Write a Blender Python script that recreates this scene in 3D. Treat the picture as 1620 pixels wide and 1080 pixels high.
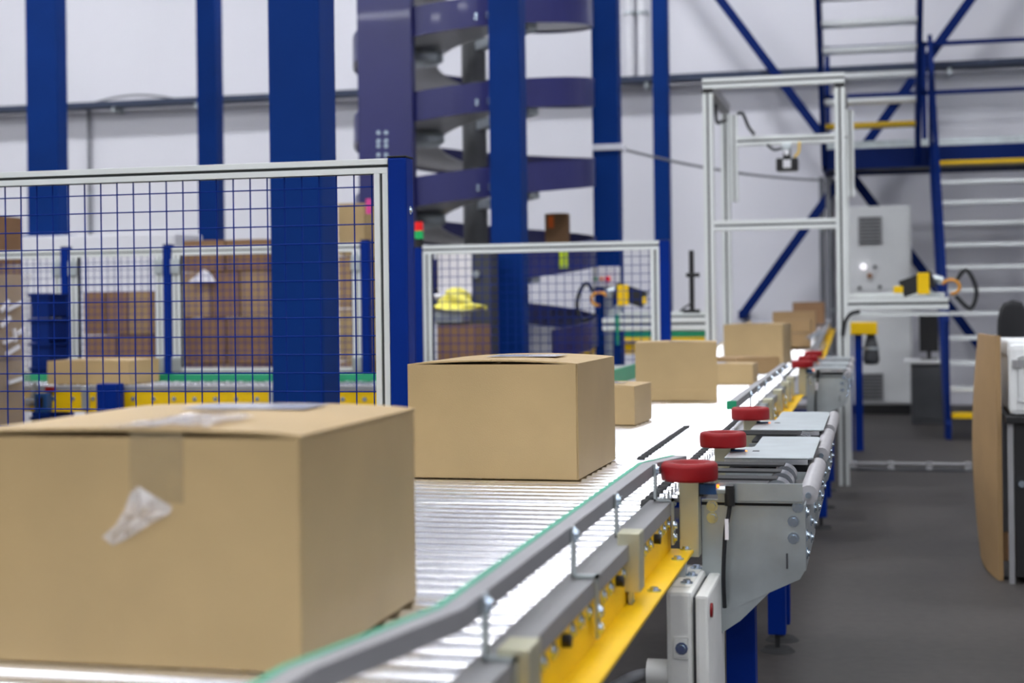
import bpy, bmesh, math, random
from mathutils import Vector, Matrix
random.seed(7)
PI = math.pi
scene = bpy.context.scene
for o in list(bpy.data.objects):
    bpy.data.objects.remove(o)
COL = scene.collection

# ------------------------------------------------------------------ camera
F = 2400.0; VPX = 1380.0; TH = math.atan((VPX - 810) / F); ROLL = 0.013; PPY = 479.0; CAMH = 1.2
FW = Vector((-math.sin(TH), math.cos(TH), 0)); RT = Vector((math.cos(TH), math.sin(TH), 0)); UP = Vector((0, 0, 1))
cd = bpy.data.cameras.new('camera'); cam = bpy.data.objects.new('camera', cd); COL.objects.link(cam)
cr, sr = math.cos(ROLL), math.sin(ROLL)
ax, ay, az = RT * cr - UP * sr, RT * sr + UP * cr, -FW
cam.matrix_world = Matrix(((ax.x, ay.x, az.x, 0), (ax.y, ay.y, az.y, 0), (ax.z, ay.z, az.z, CAMH), (0, 0, 0, 1)))
cd.sensor_width = 36.0; cd.lens = F / 1620 * 36.0; cd.shift_y = (PPY - 540) / 1620
cd.clip_start = 0.05; cd.clip_end = 100
cd.dof.use_dof = True; cd.dof.focus_distance = 3.5; cd.dof.aperture_fstop = 3.6
scene.camera = cam

# ------------------------------------------------------------------ world, exposure
world = bpy.data.worlds.new('world'); scene.world = world; world.use_nodes = True
wb = world.node_tree.nodes['Background']; wb.inputs[0].default_value = (0.93, 0.95, 1.0, 1); wb.inputs[1].default_value = 0.45
LAMP = 45.0
vs = scene.view_settings
vs.view_transform = 'Standard'; vs.look = 'None'; vs.exposure = 0.0; vs.gamma = 1.0; vs.use_curve_mapping = False

# pixel of the 1620x1080 photograph -> point of the place on a plane Y = const, X = const or Z = const
CAM = Vector((0, 0, CAMH))
def ray(px, py):
    a = px - 810; b = -(py - PPY)
    return FW + RT * ((cr * a + sr * b) / F) + UP * ((-sr * a + cr * b) / F)
def pY(px, py, y): d = ray(px, py); return CAM + d * (y / d.y)
def pX(px, py, x): d = ray(px, py); return CAM + d * (x / d.x)
def pZ(px, py, z): d = ray(px, py); return CAM + d * ((z - CAMH) / d.z)

# ------------------------------------------------------------------ materials
MATS = {}
def srgb(r, g, b):
    f = lambda c: (c / 255 / 12.92) if c / 255 <= 0.04045 else ((c / 255 + 0.055) / 1.055) ** 2.4
    return (f(r), f(g), f(b), 1)
def mat(name, rgb, rough=0.5, metal=0.0, var=0.06, vscale=6.0, bump=0.0, bscale=200.0, coat=0.0, emit=None, estr=0.0, stretch=None, rvar=0.0, spec=0.5):
    m = bpy.data.materials.new(name); m.use_nodes = True
    nt = m.node_tree; b = nt.nodes['Principled BSDF']
    c = srgb(*rgb)
    b.inputs['Roughness'].default_value = rough; b.inputs['Metallic'].default_value = metal
    b.inputs['Coat Weight'].default_value = coat; b.inputs['Specular IOR Level'].default_value = spec
    tc = nt.nodes.new('ShaderNodeTexCoord'); mp = nt.nodes.new('ShaderNodeMapping')
    nt.links.new(tc.outputs['Object'], mp.inputs['Vector'])
    if stretch: mp.inputs['Scale'].default_value = stretch
    n = nt.nodes.new('ShaderNodeTexNoise'); n.inputs['Scale'].default_value = vscale; n.inputs['Detail'].default_value = 4
    nt.links.new(mp.outputs[0], n.inputs['Vector'])
    r = nt.nodes.new('ShaderNodeValToRGB')
    r.color_ramp.elements[0].position = 0.3; r.color_ramp.elements[1].position = 0.7
    r.color_ramp.elements[0].color = tuple(min(1, x * (1 - var)) for x in c[:3]) + (1,)
    r.color_ramp.elements[1].color = tuple(min(1, x * (1 + var)) for x in c[:3]) + (1,)
    nt.links.new(n.outputs['Fac'], r.inputs[0]); nt.links.new(r.outputs[0], b.inputs['Base Color'])
    if rvar:
        mr = nt.nodes.new('ShaderNodeMapRange')
        mr.inputs['To Min'].default_value = max(0.02, rough - rvar); mr.inputs['To Max'].default_value = rough + rvar
        nt.links.new(n.outputs['Fac'], mr.inputs['Value']); nt.links.new(mr.outputs[0], b.inputs['Roughness'])
    if bump:
        n2 = nt.nodes.new('ShaderNodeTexNoise'); n2.inputs['Scale'].default_value = bscale; n2.inputs['Detail'].default_value = 2
        nt.links.new(mp.outputs[0], n2.inputs['Vector'])
        bp = nt.nodes.new('ShaderNodeBump'); bp.inputs['Strength'].default_value = bump; bp.inputs['Distance'].default_value = 0.002
        nt.links.new(n2.outputs['Fac'], bp.inputs['Height']); nt.links.new(bp.outputs[0], b.inputs['Normal'])
    if emit:
        b.inputs['Emission Color'].default_value = srgb(*emit); b.inputs['Emission Strength'].default_value = estr
    MATS[name] = m; return m
mat('cardboard', (174, 148, 103), 0.52, var=0.07, vscale=5, bump=0.25, bscale=420)
mat('cardboard_dark', (138, 104, 72), 0.75, var=0.10, vscale=4, bump=0.2, bscale=300)
mat('cardboard_old', (160, 130, 90), 0.7, var=0.10, vscale=4, bump=0.2, bscale=300)
mat('blue', (0, 40, 126), 0.5, var=0.08, vscale=3, spec=0.1)
mat('blue_column', (0, 46, 116), 0.6, var=0.12, vscale=2, spec=0.12)
mat('navy', (40, 42, 100), 0.3, var=0.08, vscale=2, coat=0.1)
mat('yellow', (238, 194, 0), 0.45, spec=0.3, var=0.06, vscale=9, bump=0.05, bscale=60)
mat('aluminium', (222, 226, 224), 0.42, metal=0.1, var=0.03, vscale=4, stretch=(1, 1, 1))
mat('groove', (60, 64, 64), 0.7, var=0.05)
mat('steel', (244, 245, 248), 0.27, metal=1.0, var=0.05, vscale=20, stretch=(0.3, 3, 3), rvar=0.05)
mat('zinc', (186, 194, 196), 0.38, metal=0.8, var=0.10, vscale=14, bump=0.04, bscale=90, rvar=0.08)
mat('zinc_yellow', (204, 202, 176), 0.4, metal=0.7, var=0.08, vscale=14)
mat('duct_grey', (150, 150, 152), 0.5, metal=0.3, var=0.05, vscale=12)
mat('bolt', (200, 215, 230), 0.22, metal=1.0, var=0.04)
mat('red', (132, 6, 14), 0.5, var=0.05, vscale=9, spec=0.3)
mat('blue_steel', (2, 32, 96), 0.55, var=0.08, vscale=3, spec=0.12)
mat('tray_dark', (44, 56, 80), 0.6, var=0.1)
mat('green', (10, 138, 96), 0.45, var=0.06)
mat('green_strip', (60, 160, 128), 0.45, var=0.06)
mat('black', (20, 20, 22), 0.5, var=0.10)
mat('dark_grey', (66, 68, 72), 0.55, var=0.08)
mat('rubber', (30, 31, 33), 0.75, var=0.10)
mat('enclosure', (234, 235, 231), 0.5, var=0.02, vscale=30, bump=0.15, bscale=500)
mat('cabinet_grey', (220, 222, 222), 0.55, var=0.02)
mat('white_plastic', (236, 236, 240), 0.45, var=0.02)
mat('paper', (240, 238, 244), 0.6, var=0.02)
mat('label_film', (226, 228, 238), 0.18, var=0.04, vscale=20, coat=0.5)
mat('sensor_blue', (20, 74, 130), 0.4, var=0.05)
mat('orange', (236, 110, 30), 0.5, var=0.05)
mat('ribbon', (206, 140, 40), 0.5, var=0.05)
mat('tread_steel', (226, 230, 230), 0.35, metal=0.2, var=0.05)
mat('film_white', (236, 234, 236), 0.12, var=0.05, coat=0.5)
mat('pink', (224, 70, 150), 0.6, var=0.05)
mat('lime', (190, 214, 40), 0.5, var=0.05)
mat('yellow_bag', (224, 214, 90), 0.5, var=0.15, vscale=12)
mat('signal_red', (220, 20, 24), 0.3, var=0.03, emit=(220, 16, 20), estr=0.25)
mat('signal_green', (20, 170, 90), 0.3, var=0.03, emit=(10, 150, 80), estr=0.2)
mat('led', (255, 150, 40), 0.3, var=0.01, emit=(255, 120, 20), estr=3.0)
mat('led_white', (250, 246, 255), 0.3, var=0.01, emit=(255, 250, 255), estr=1.0)
mat('lamp', (250, 250, 255), 0.4, var=0.01, emit=(248, 250, 255), estr=LAMP)
mat('cable_black', (28, 30, 34), 0.5, var=0.05)
mat('cable_grey', (120, 122, 128), 0.5, var=0.05)
mat('spiral_floor', (190, 190, 190), 0.4, metal=0.3, var=0.06)
mat('spiral_post', (112, 114, 116), 0.5, metal=0.2, var=0.08)
mat('brown_wood', (150, 100, 56), 0.7, var=0.15, vscale=12, stretch=(1, 8, 8))
mat('wall', (224, 224, 230), 0.75, var=0.015, vscale=0.6, bump=0.1, bscale=3)
mat('ceiling', (232, 232, 236), 0.8, var=0.03)
mat('pulley', (206, 208, 212), 0.25, metal=1.0, var=0.04)
mat('roller_grey', (176, 174, 176), 0.45, metal=0.4, var=0.08, vscale=20)
def floor_mat():
    m = bpy.data.materials.new('floor_concrete'); m.use_nodes = True; nt = m.node_tree; b = nt.nodes['Principled BSDF']
    tc = nt.nodes.new('ShaderNodeTexCoord')
    n1 = nt.nodes.new('ShaderNodeTexNoise'); n1.inputs['Scale'].default_value = 0.9; n1.inputs['Detail'].default_value = 6
    n2 = nt.nodes.new('ShaderNodeTexNoise'); n2.inputs['Scale'].default_value = 22; n2.inputs['Detail'].default_value = 5
    mp = nt.nodes.new('ShaderNodeMapping'); mp.inputs['Scale'].default_value = (0.35, 1.2, 1)
    nt.links.new(tc.outputs['Object'], mp.inputs['Vector']); nt.links.new(mp.outputs[0], n1.inputs['Vector']); nt.links.new(tc.outputs['Object'], n2.inputs['Vector'])
    mx = nt.nodes.new('ShaderNodeMix'); mx.inputs[0].default_value = 0.3
    nt.links.new(n1.outputs['Fac'], mx.inputs[2]); nt.links.new(n2.outputs['Fac'], mx.inputs[3])
    r = nt.nodes.new('ShaderNodeValToRGB'); r.color_ramp.elements[0].position = 0.32; r.color_ramp.elements[1].position = 0.68
    r.color_ramp.elements[0].color = srgb(46, 43, 41); r.color_ramp.elements[1].color = srgb(73, 69, 66)
    nt.links.new(mx.outputs[0], r.inputs[0]); nt.links.new(r.outputs[0], b.inputs['Base Color'])
    b.inputs['Roughness'].default_value = 0.58; b.inputs['Specular IOR Level'].default_value = 0.35
    MATS['floor'] = m
floor_mat()
def film_mat(name, rgb, alpha, rough, bump=0.0):
    m = bpy.data.materials.new(name); m.use_nodes = True; nt = m.node_tree; b = nt.nodes['Principled BSDF']
    b.inputs['Base Color'].default_value = srgb(*rgb); b.inputs['Roughness'].default_value = rough
    b.inputs['Coat Weight'].default_value = 1.0; b.inputs['Coat Roughness'].default_value = 0.08
    n = nt.nodes.new('ShaderNodeTexNoise'); n.inputs['Scale'].default_value = 45; n.inputs['Detail'].default_value = 3
    tc = nt.nodes.new('ShaderNodeTexCoord'); nt.links.new(tc.outputs['Object'], n.inputs['Vector'])
    mr = nt.nodes.new('ShaderNodeMapRange'); mr.inputs['To Min'].default_value = alpha * 0.6; mr.inputs['To Max'].default_value = min(1, alpha * 1.4)
    nt.links.new(n.outputs['Fac'], mr.inputs['Value']); nt.links.new(mr.outputs[0], b.inputs['Alpha'])
    if bump:
        bp = nt.nodes.new('ShaderNodeBump'); bp.inputs['Strength'].default_value = bump; bp.inputs['Distance'].default_value = 0.004
        nt.links.new(n.outputs['Fac'], bp.inputs['Height']); nt.links.new(bp.outputs[0], b.inputs['Normal'])
    MATS[name] = m
film_mat('tape', (182, 166, 134), 0.17, 0.15)
film_mat('tape_crumple', (240, 238, 240), 0.5, 0.12, 0.6)
film_mat('wrap', (205, 205, 208), 0.22, 0.06, 0.9)

# ------------------------------------------------------------------ mesh helpers
class MB:
    def __init__(s): s.v = []; s.f = []; s.sm = []
    def add(s, vs_, fs, smooth=False):
        k = len(s.v); s.v += [Vector(p) for p in vs_]
        for q in fs: s.f.append([i + k for i in q]); s.sm.append(smooth)
        return s
    def box(s, a, b, bev=0.0):
        (x0, y0, z0), (x1, y1, z1) = a, b
        x0, x1 = min(x0, x1), max(x0, x1); y0, y1 = min(y0, y1), max(y0, y1); z0, z1 = min(z0, z1), max(z0, z1)
        if bev <= 0:
            return s.add([(x0,y0,z0),(x1,y0,z0),(x1,y1,z0),(x0,y1,z0),(x0,y0,z1),(x1,y0,z1),(x1,y1,z1),(x0,y1,z1)],
                  [(0,3,2,1),(4,5,6,7),(0,1,5,4),(1,2,6,5),(2,3,7,6),(3,0,4,7)])
        bm = bmesh.new(); bmesh.ops.create_cube(bm, size=1.0)
        for v in bm.verts: v.co = Vector(((x0+x1)/2 + v.co.x*(x1-x0), (y0+y1)/2 + v.co.y*(y1-y0), (z0+z1)/2 + v.co.z*(z1-z0)))
        bmesh.ops.bevel(bm, geom=list(bm.edges), offset=bev, segments=2, profile=0.6, affect='EDGES')
        bm.verts.index_update()
        s.add([v.co.copy() for v in bm.verts], [[v.index for v in f.verts] for f in bm.faces]); bm.free(); return s
    def beam(s, p, q, w, h, upv=(0, 0, 1)):
        p, q = Vector(p), Vector(q); d = (q - p).normalized(); u = Vector(upv)
        if abs(d.dot(u)) > 0.98: u = Vector((0, 1, 0))
        r = d.cross(u).normalized(); u = r.cross(d).normalized(); r *= w/2; u *= h/2
        return s.add([p-r-u, p+r-u, p+r+u, p-r+u, q-r-u, q+r-u, q+r+u, q-r+u],
              [(0,1,2,3),(7,6,5,4),(0,4,5,1),(1,5,6,2),(2,6,7,3),(3,7,4,0)])
    def cyl(s, p, q, r0, r1=None, n=16, caps=True):
        r1 = r0 if r1 is None else r1
        p, q = Vector(p), Vector(q); d = (q - p).normalized(); t = Vector((0,0,1)) if abs(d.z) < 0.9 else Vector((1,0,0))
        a = d.cross(t).normalized(); b = d.cross(a).normalized()
        c = [a*math.cos(2*PI*i/n) + b*math.sin(2*PI*i/n) for i in range(n)]
        s.add([p + x*r0 for x in c] + [q + x*r1 for x in c], [(i, (i+1) % n, n+(i+1) % n, n+i) for i in range(n)], True)
        if caps: s.add([p + x*r0 for x in c], [list(range(n-1, -1, -1))]); s.add([q + x*r1 for x in c], [list(range(n))])
        return s
    def tube(s, pts, r, n=8):
        pts = [Vector(p) for p in pts]
        if 3 <= len(pts) <= 12:                      # Catmull-Rom through the few given points
            P = [pts[0]*2-pts[1]] + pts + [pts[-1]*2-pts[-2]]; q = []
            for i in range(1, len(P)-2):
                for k in range(6):
                    u = k/6; a, b, c, d = P[i-1], P[i], P[i+1], P[i+2]
                    q.append(0.5*((2*b) + (c-a)*u + (2*a-5*b+4*c-d)*u*u + (3*b-a-3*c+d)*u**3))
            pts = q + [pts[-1]]
        rings = []; N = len(pts); ref = None
        for i, p in enumerate(pts):
            d = (pts[min(i+1, N-1)] - pts[max(i-1, 0)]).normalized()
            if ref is None: ref = Vector((0,0,1)) if abs(d.z) < 0.9 else Vector((1,0,0))
            a = d.cross(ref).normalized(); b = d.cross(a).normalized(); ref = -b if abs(d.dot(-b)) < 0.98 else ref
            ref = a.cross(d)
            rings += [p + (a*math.cos(2*PI*k/n) + b*math.sin(2*PI*k/n))*r for k in range(n)]
        fs = [(i*n+k, i*n+(k+1) % n, (i+1)*n+(k+1) % n, (i+1)*n+k) for i in range(N-1) for k in range(n)]
        s.add(rings, fs, True); s.add(rings[:n], [list(range(n))]); s.add(rings[-n:], [list(range(n-1,-1,-1))]); return s
    def prism(s, pts, d):
        d = Vector(d); n = len(pts); a = [Vector(p) for p in pts]
        return s.add(a + [p + d for p in a], [list(range(n-1,-1,-1)), list(range(n, 2*n))] + [(i, (i+1) % n, n+(i+1) % n, n+i) for i in range(n)])
    def lathe(s, c, prof, n=32):
        c = Vector(c); m = len(prof)
        vs_ = [c + Vector((r*math.cos(2*PI*i/n), r*math.sin(2*PI*i/n), z)) for i in range(n) for r, z in prof]
        return s.add(vs_, [(i*m+k, ((i+1) % n)*m+k, ((i+1) % n)*m+k+1, i*m+k+1) for i in range(n) for k in range(m-1)], True)
    def mesh(s, name, off=Vector((0,0,0)), material=None):
        me = bpy.data.meshes.new(name); me.from_pydata([tuple(p - off) for p in s.v], [], s.f); me.update()
        bm = bmesh.new(); bm.from_mesh(me); bmesh.ops.recalc_face_normals(bm, faces=bm.faces); bm.to_mesh(me); bm.free()
        for p, f in zip(me.polygons, s.sm): p.use_smooth = f
        if material: me.materials.append(MATS[material])
        return me
    def build(s, name, material, parent=None, label=None, local=False, kind=None):
        off = Vector((0,0,0)) if (local or parent is None) else wloc(parent)
        o = bpy.data.objects.new(name, s.mesh(name, off, material)); COL.objects.link(o)
        if parent is not None: o.parent = parent
        if label: o['label'] = label
        if kind: o['kind'] = kind
        return o
def wloc(o):
    w = Vector((0,0,0))
    while o is not None: w += o.location; o = o.parent
    return w
def tag(o, label, cat, group=None):
    o['label'] = label; o['category'] = cat
    if group: o['group'] = group
    return o
def thing(name, label, cat, loc, group=None, rz=0.0):
    o = bpy.data.objects.new(name, None); COL.objects.link(o); o.location = loc; o.rotation_euler.z = rz
    o.empty_display_size = 0.1
    return tag(o, label, cat, group)
def piece(name, me, parent, loc, rot=None):
    o = bpy.data.objects.new(name, me); COL.objects.link(o); o.parent = parent; o.location = Vector(loc) - wloc(parent)
    if rot: o.rotation_euler = rot
    return o
def struct(name, mb, m):
    o = mb.build(name, m); o['kind'] = 'structure'; return o
def bolt_mesh(axis, r=0.0078, h=0.006):
    d = Vector(axis).normalized()
    return MB().cyl((0,0,0), d*h*0.35, r*1.5, n=10).cyl(d*h*0.3, d*h, r, r*0.92, n=6).mesh('bolt', material='bolt')
BOLT_X = bolt_mesh((1,0,0)); BOLT_Z = bolt_mesh((0,0,1), 0.008, 0.007); BOLT_Y = bolt_mesh((0,-1,0)); BOLT_NX = bolt_mesh((-1,0,0))
BIG_Y = bolt_mesh((0,-1,0), 0.012, 0.012)
def wire_curve(a, b, sag, n=14):
    a, b = Vector(a), Vector(b)
    return [a.lerp(b, i/n) + Vector((0, 0, -sag*4*(i/n)*(1-i/n))) for i in range(n+1)]

# ------------------------------------------------------------------ the hall
WALLY = 17.6
struct('floor', MB().box((-22, -12, -0.1), (9, WALLY+0.3, 0)), 'floor')
struct('wall_back', MB().box((-22, WALLY, 0), (9, WALLY+0.25, 8)), 'wall')
struct('wall_left', MB().box((-22.2, -12, 0), (-22, WALLY+0.25, 8)), 'wall')
struct('wall_right', MB().box((9, -12, 0), (9.2, WALLY+0.25, 8)), 'wall')
struct('ceiling', MB().box((-22.2, -12, 8), (9.2, WALLY+0.25, 8.2)), 'ceiling')
# linear high-bay lamps hung under the ceiling
spots = [(x, y) for y in (-8, -3.5, 1, 5.5, 10, 14.5) for x in (-15, -10, -5.5, -1.0, 3.5) if not (x > 3 and y > 12)]
rows = {-8: 'farthest behind the conveyor start', -3.5: 'behind the conveyor start', 1: 'above the nearest carton', 5.5: 'above the middle fences', 10: 'above the portal frame', 14.5: 'beside the back wall'}
colsn = {-15: 'leftmost', -10: 'second from left', -5.5: 'third from left', -1.0: 'fourth from left', 3.5: 'rightmost'}
for x, y in spots:
    t = thing('ceiling_lamp', 'white linear hall lamp %s in the row %s' % (colsn[x], rows[y]), 'lamp', (x, y, 7.2), 'hall lamps under the ceiling')
    MB().box((x-0.95, y-0.28, 7.2), (x+0.95, y+0.28, 7.3)).build('housing', 'white_plastic', t)
    MB().box((x-0.9, y-0.24, 7.18), (x+0.9, y+0.24, 7.199)).build('diffuser', 'lamp', t)
    for s in (-0.8, 0.8): MB().cyl((x+s, y, 7.3), (x+s, y, 8.0), 0.008, n=6).build('hanger', 'zinc', t)
# low white wall added to support the leftmost column, in front of the back wall, behind the far fence
pl0 = pY(-60, 378, 13.2); pl1 = pY(292, 378, 13.2)
struct('wall_column_support', MB().box((pl0.x, 13.0, 0), (pl1.x, 13.6, pl0.z), 0.02), 'wall')

# ------------------------------------------------------------------ columns
def column(pl, pr, Y, w, d, label, ybot=None, top=8.0):
    a = pY(pl, 300, Y); b = pY(pr, 300, Y)
    z0 = 0.0 if ybot is None else ybot
    t = thing('steel_column', label, 'column', ((a.x+b.x)/2, Y+d/2, z0), 'blue steel columns of the hall')
    MB().box((a.x, Y, z0), (b.x, Y+d, top), 0.012).build('shaft', 'blue_column', t)
    MB().box((a.x-0.06, Y-0.06, z0), (b.x+0.06, Y+d+0.06, z0+0.02)).build('base_plate', 'blue_column', t)
    return t
col1 = column(426, 507, 5.8, 0.2, 0.2, 'widest blue steel column, directly behind the near mesh fence')
column(775, 824, 10.3, 0.2, 0.22, 'blue steel column standing in front of the spiral chute')
column(938, 979, 12.6, 0.2, 0.2, 'blue steel column at the right rim of the spiral chute')
column(1034, 1059, 15.5, 0.16, 0.16, 'narrow blue column by the wall, left of the aluminium portal')
column(43, 92, 13.1, 0.28, 0.2, 'leftmost blue column, standing on the added white support wall', pl0.z)
column(313, 344, 14.5, 0.18, 0.18, 'slim blue column left of the widest column')
c3 = MB(); a = pY(937, 232, 12.56); b = pY(982, 232, 12.56)
tag(MB().box((a.x-0.005, 12.575, a.z-0.03), (b.x+0.005, 12.83, a.z+0.02)).build('tape_band', 'label_film'), 'clear tape band wrapped round the column at the spiral rim', 'tape')
# sagging grey cord from that column to the landing
tag(MB().tube(wire_curve(pY(982, 235, 13), pY(1310, 285, 15.5), 0.06), 0.012).build('overhead_cable', 'cable_grey'), 'thin grey cord sagging from the spiral column towards the landing', 'cable')

# ------------------------------------------------------------------ wall services
ct0 = pY(-40, 165, WALLY-0.15); ct1 = pY(1640, 120, WALLY-0.15); zt = 3.72
t = thing('cable_tray', 'long dark cable tray running along the back wall', 'cable tray', (-6, WALLY-0.15, zt))
MB().box((-13, WALLY-0.28, zt), (2.6, WALLY-0.02, zt+0.012)).box((-13, WALLY-0.29, zt), (2.6, WALLY-0.275, zt+0.07)).build('tray', 'tray_dark', t)
for k in range(3):
    pts = [(-13 + i*0.6, WALLY-0.1-0.06*k, zt+0.035+0.02*math.sin(i*1.3+k*2)) for i in range(27)]
    MB().tube(pts, 0.014).build('cable', 'cable_black', t)
MB().tube([(-9.6+i*0.16, WALLY-0.2, zt+0.05+0.09*math.sin(PI*i/8)) for i in range(9)], 0.014).build('cable', 'cable_grey', t, 'pale cable arching out of the tray')
for i in range(14):
    MB().box((-12.6+i*1.12, WALLY-0.26, zt-0.06), (-12.56+i*1.12, WALLY-0.004, zt)).build('bracket', 'zinc', t)
def vpipe(px, py0, py1, r, label, m='cable_grey', Y=WALLY-0.06):
    a = pY(px, py0, Y); b = pY(px, py1, Y)
    t = thing('wall_pipe', label, 'pipe', (a.x, Y, max(0, b.z)), 'pipes on the back wall')
    MB().cyl((a.x, Y, max(0, b.z)), (a.x, Y, min(8, a.z)), r, n=12).build('pipe', m, t)
    for f in (0.25, 0.7):
        z = max(0, b.z) + f*(min(8, a.z) - max(0, b.z))
        MB().cyl((a.x, Y, z-0.015), (a.x, Y, z+0.015), r*1.35, n=12).build('clamp', 'zinc', t)
vpipe(140, 166, 700, 0.022, 'thin grey conduit dropping from the tray at far left')
vpipe(992, -300, 128, 0.05, 'thick white pipe above the tray, leftmost of the pair', 'white_plastic')
vpipe(1012, -300, 128, 0.06, 'thick white pipe above the tray, rightmost of the pair', 'white_plastic')
vpipe(1299, 280, 560, 0.028, 'grey wall conduit behind the portal, left one', 'cable_grey')
vpipe(1314, 280, 560, 0.034, 'grey wall conduit behind the portal, right one', 'cable_grey')
# X bracing
def brace(p, q, label, off=0.0):
    yb_ = WALLY-0.36-off; a = pY(*p, yb_); b = pY(*q, yb_)
    d = (b-a); a = a - d*0.35
    if b.z < 0.3: b = a + (b-a)*((a.z-0.3)/(a.z-b.z))
    if a.z > 7.9: a = b + (a-b)*((7.9-b.z)/(a.z-b.z))
    t = thing('diagonal_brace', label, 'brace', tuple(b), 'diagonal braces in front of the back wall')
    MB().beam(a, b, 0.10, 0.05, (0, 1, 0)).build('bar', 'blue_steel', t)
    for p_ in (a, b): MB().box((p_.x-0.05, yb_, p_.z-0.05), (p_.x+0.05, WALLY-0.004, p_.z+0.05)).build('stand_off', 'blue_steel', t)
brace((1140, 0), (1560, 562), 'blue diagonal wall brace falling from top left to bottom right')
brace((1535, 0), (1175, 498), 'blue diagonal wall brace falling from top right to bottom left', 0.055)

# ------------------------------------------------------------------ stairs and landing at the back
ZL = 2.78; LY0, LY1 = 16.2, 17.12
lx0 = pY(1300, 240, LY0).x; lx1 = 1.9
t = thing('stair_landing', 'blue framed steel landing with galvanized deck between two stairs', 'landing', ((lx0+lx1)/2, LY0+0.5, 0))
MB().box((lx0, LY0+0.03, ZL-0.03), (lx1, LY1, ZL)).build('deck', 'zinc', t)
MB().box((lx0, LY0, ZL-0.23), (lx1, LY0+0.05, ZL-0.02)).box((lx0, LY1-0.05, ZL-0.23), (lx1, LY1, ZL-0.02)).box((lx0, LY0, ZL-0.23), (lx0+0.05, LY1, ZL-0.02)).build('edge_beam', 'blue_steel', t)
MB().box((lx0+0.05, LY0+0.05, ZL-0.2), (lx1, LY1-0.05, ZL-0.17)).build('underside', 'black', t)
MB().box((lx0, LY1-0.06, ZL), (lx1, LY1-0.05, ZL+0.14)).build('toe_board', 'zinc', t)
for z in (ZL+0.62, ZL+1.15): MB().box((lx0, LY1-0.05, z), (lx1, LY1, z+0.045)).build('handrail', 'blue_steel', t)
for x in (lx0+0.02, 0.55, lx1-0.05): MB().box((x, LY1-0.05, ZL), (x+0.05, LY1, ZL+1.2)).build('rail_post', 'blue_steel', t)
for y in (LY0, LY1-0.1): MB().box((1.62, y, 0), (1.72, y+0.1, ZL-0.2)).build('leg', 'blue_steel', t)
MB().box((lx0+0.01, LY1-0.06, 0), (lx0+0.06, LY1-0.01, ZL-0.2)).build('leg', 'cable_grey', t)
# lower stair, climbing away from the camera
sx0, sx1 = pZ(1500, 695, 0).x, 1.58; sy0 = 13.3; N = 13; rise = ZL/N; run = (LY0-sy0)/N
t = thing('lower_staircase', 'blue staircase with grey treads climbing from the floor to the landing', 'staircase', ((sx0+sx1)/2, sy0, 0))
for x in (sx0-0.02, sx1):
    MB().prism([(x, sy0-0.02, 0), (x, sy0+0.24, 0), (x, LY0, ZL-0.28), (x, LY0, ZL+0.02), (x, sy0-0.02, 0.12)], (0.05, 0, 0)).build('stringer', 'blue_steel', t)
    MB().beam((x+0.025, sy0+0.05, 0.98), (x+0.025, LY0, ZL+1.08), 0.042, 0.042).build('handrail', 'blue_steel', t)
    MB().box((x, sy0+0.03, 0.1), (x+0.042, sy0+0.07, 1.0)).build('rail_post', 'blue_steel', t)
    MB().box((x, LY0-0.04, ZL-0.2), (x+0.042, LY0, ZL+1.12)).build('rail_post', 'blue_steel', t)
for k in range(1, N):
    y = sy0 + (k-1)*run; z = k*rise
    MB().box((sx0+0.035, y, z-0.035), (sx1-0.005, y+run+0.03, z)).build('tread', 'yellow' if k in (1, N-1) else 'tread_steel', t, 'yellow warning tread' if k in (1, N-1) else None)
# upper stair, climbing from the landing towards the camera
ux0, ux1 = pY(1300, 250, LY0).x, pY(1456, 250, LY0).x
t = thing('upper_staircase', 'steep blue staircase with shiny treads rising from the landing', 'staircase', ((ux0+ux1)/2, LY0, ZL))
N2 = 15
for x in (ux0, ux1-0.05):
    MB().prism([(x, LY0+0.2, ZL-0.05), (x, LY0+0.2, ZL+0.25), (x, LY0+0.2-N2*0.24, ZL+0.25+N2*0.222), (x, LY0-0.02-N2*0.24, ZL+N2*0.222), (x, LY0-0.08, ZL-0.2)], (0.05, 0, 0)).build('stringer', 'blue_steel', t)
for k in range(1, N2+1):
    y = LY0+0.22-k*0.24; z = ZL+k*0.222
    MB().box((ux0+0.05, y-0.22, z-0.045), (ux1-0.05, y, z)).build('tread', 'yellow' if k == 1 else 'tread_steel', t, 'yellow warning tread' if k == 1 else None)
ztop = ZL+(N2+1)*0.222; yt = LY0+0.22-(N2+1)*0.24
struct('trim_mezzanine', MB().box((ux0-0.3, yt-1.2, ztop-0.15), (ux1+0.3, yt, ztop)), 'zinc')
for x in (ux0-0.2, ux1+0.1):
    MB().box((x, yt-1.1, ztop), (x+0.1, yt-1.0, 8.0)).build('mezzanine_hanger', 'blue_steel', bpy.data.objects['trim_mezzanine'])

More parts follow.
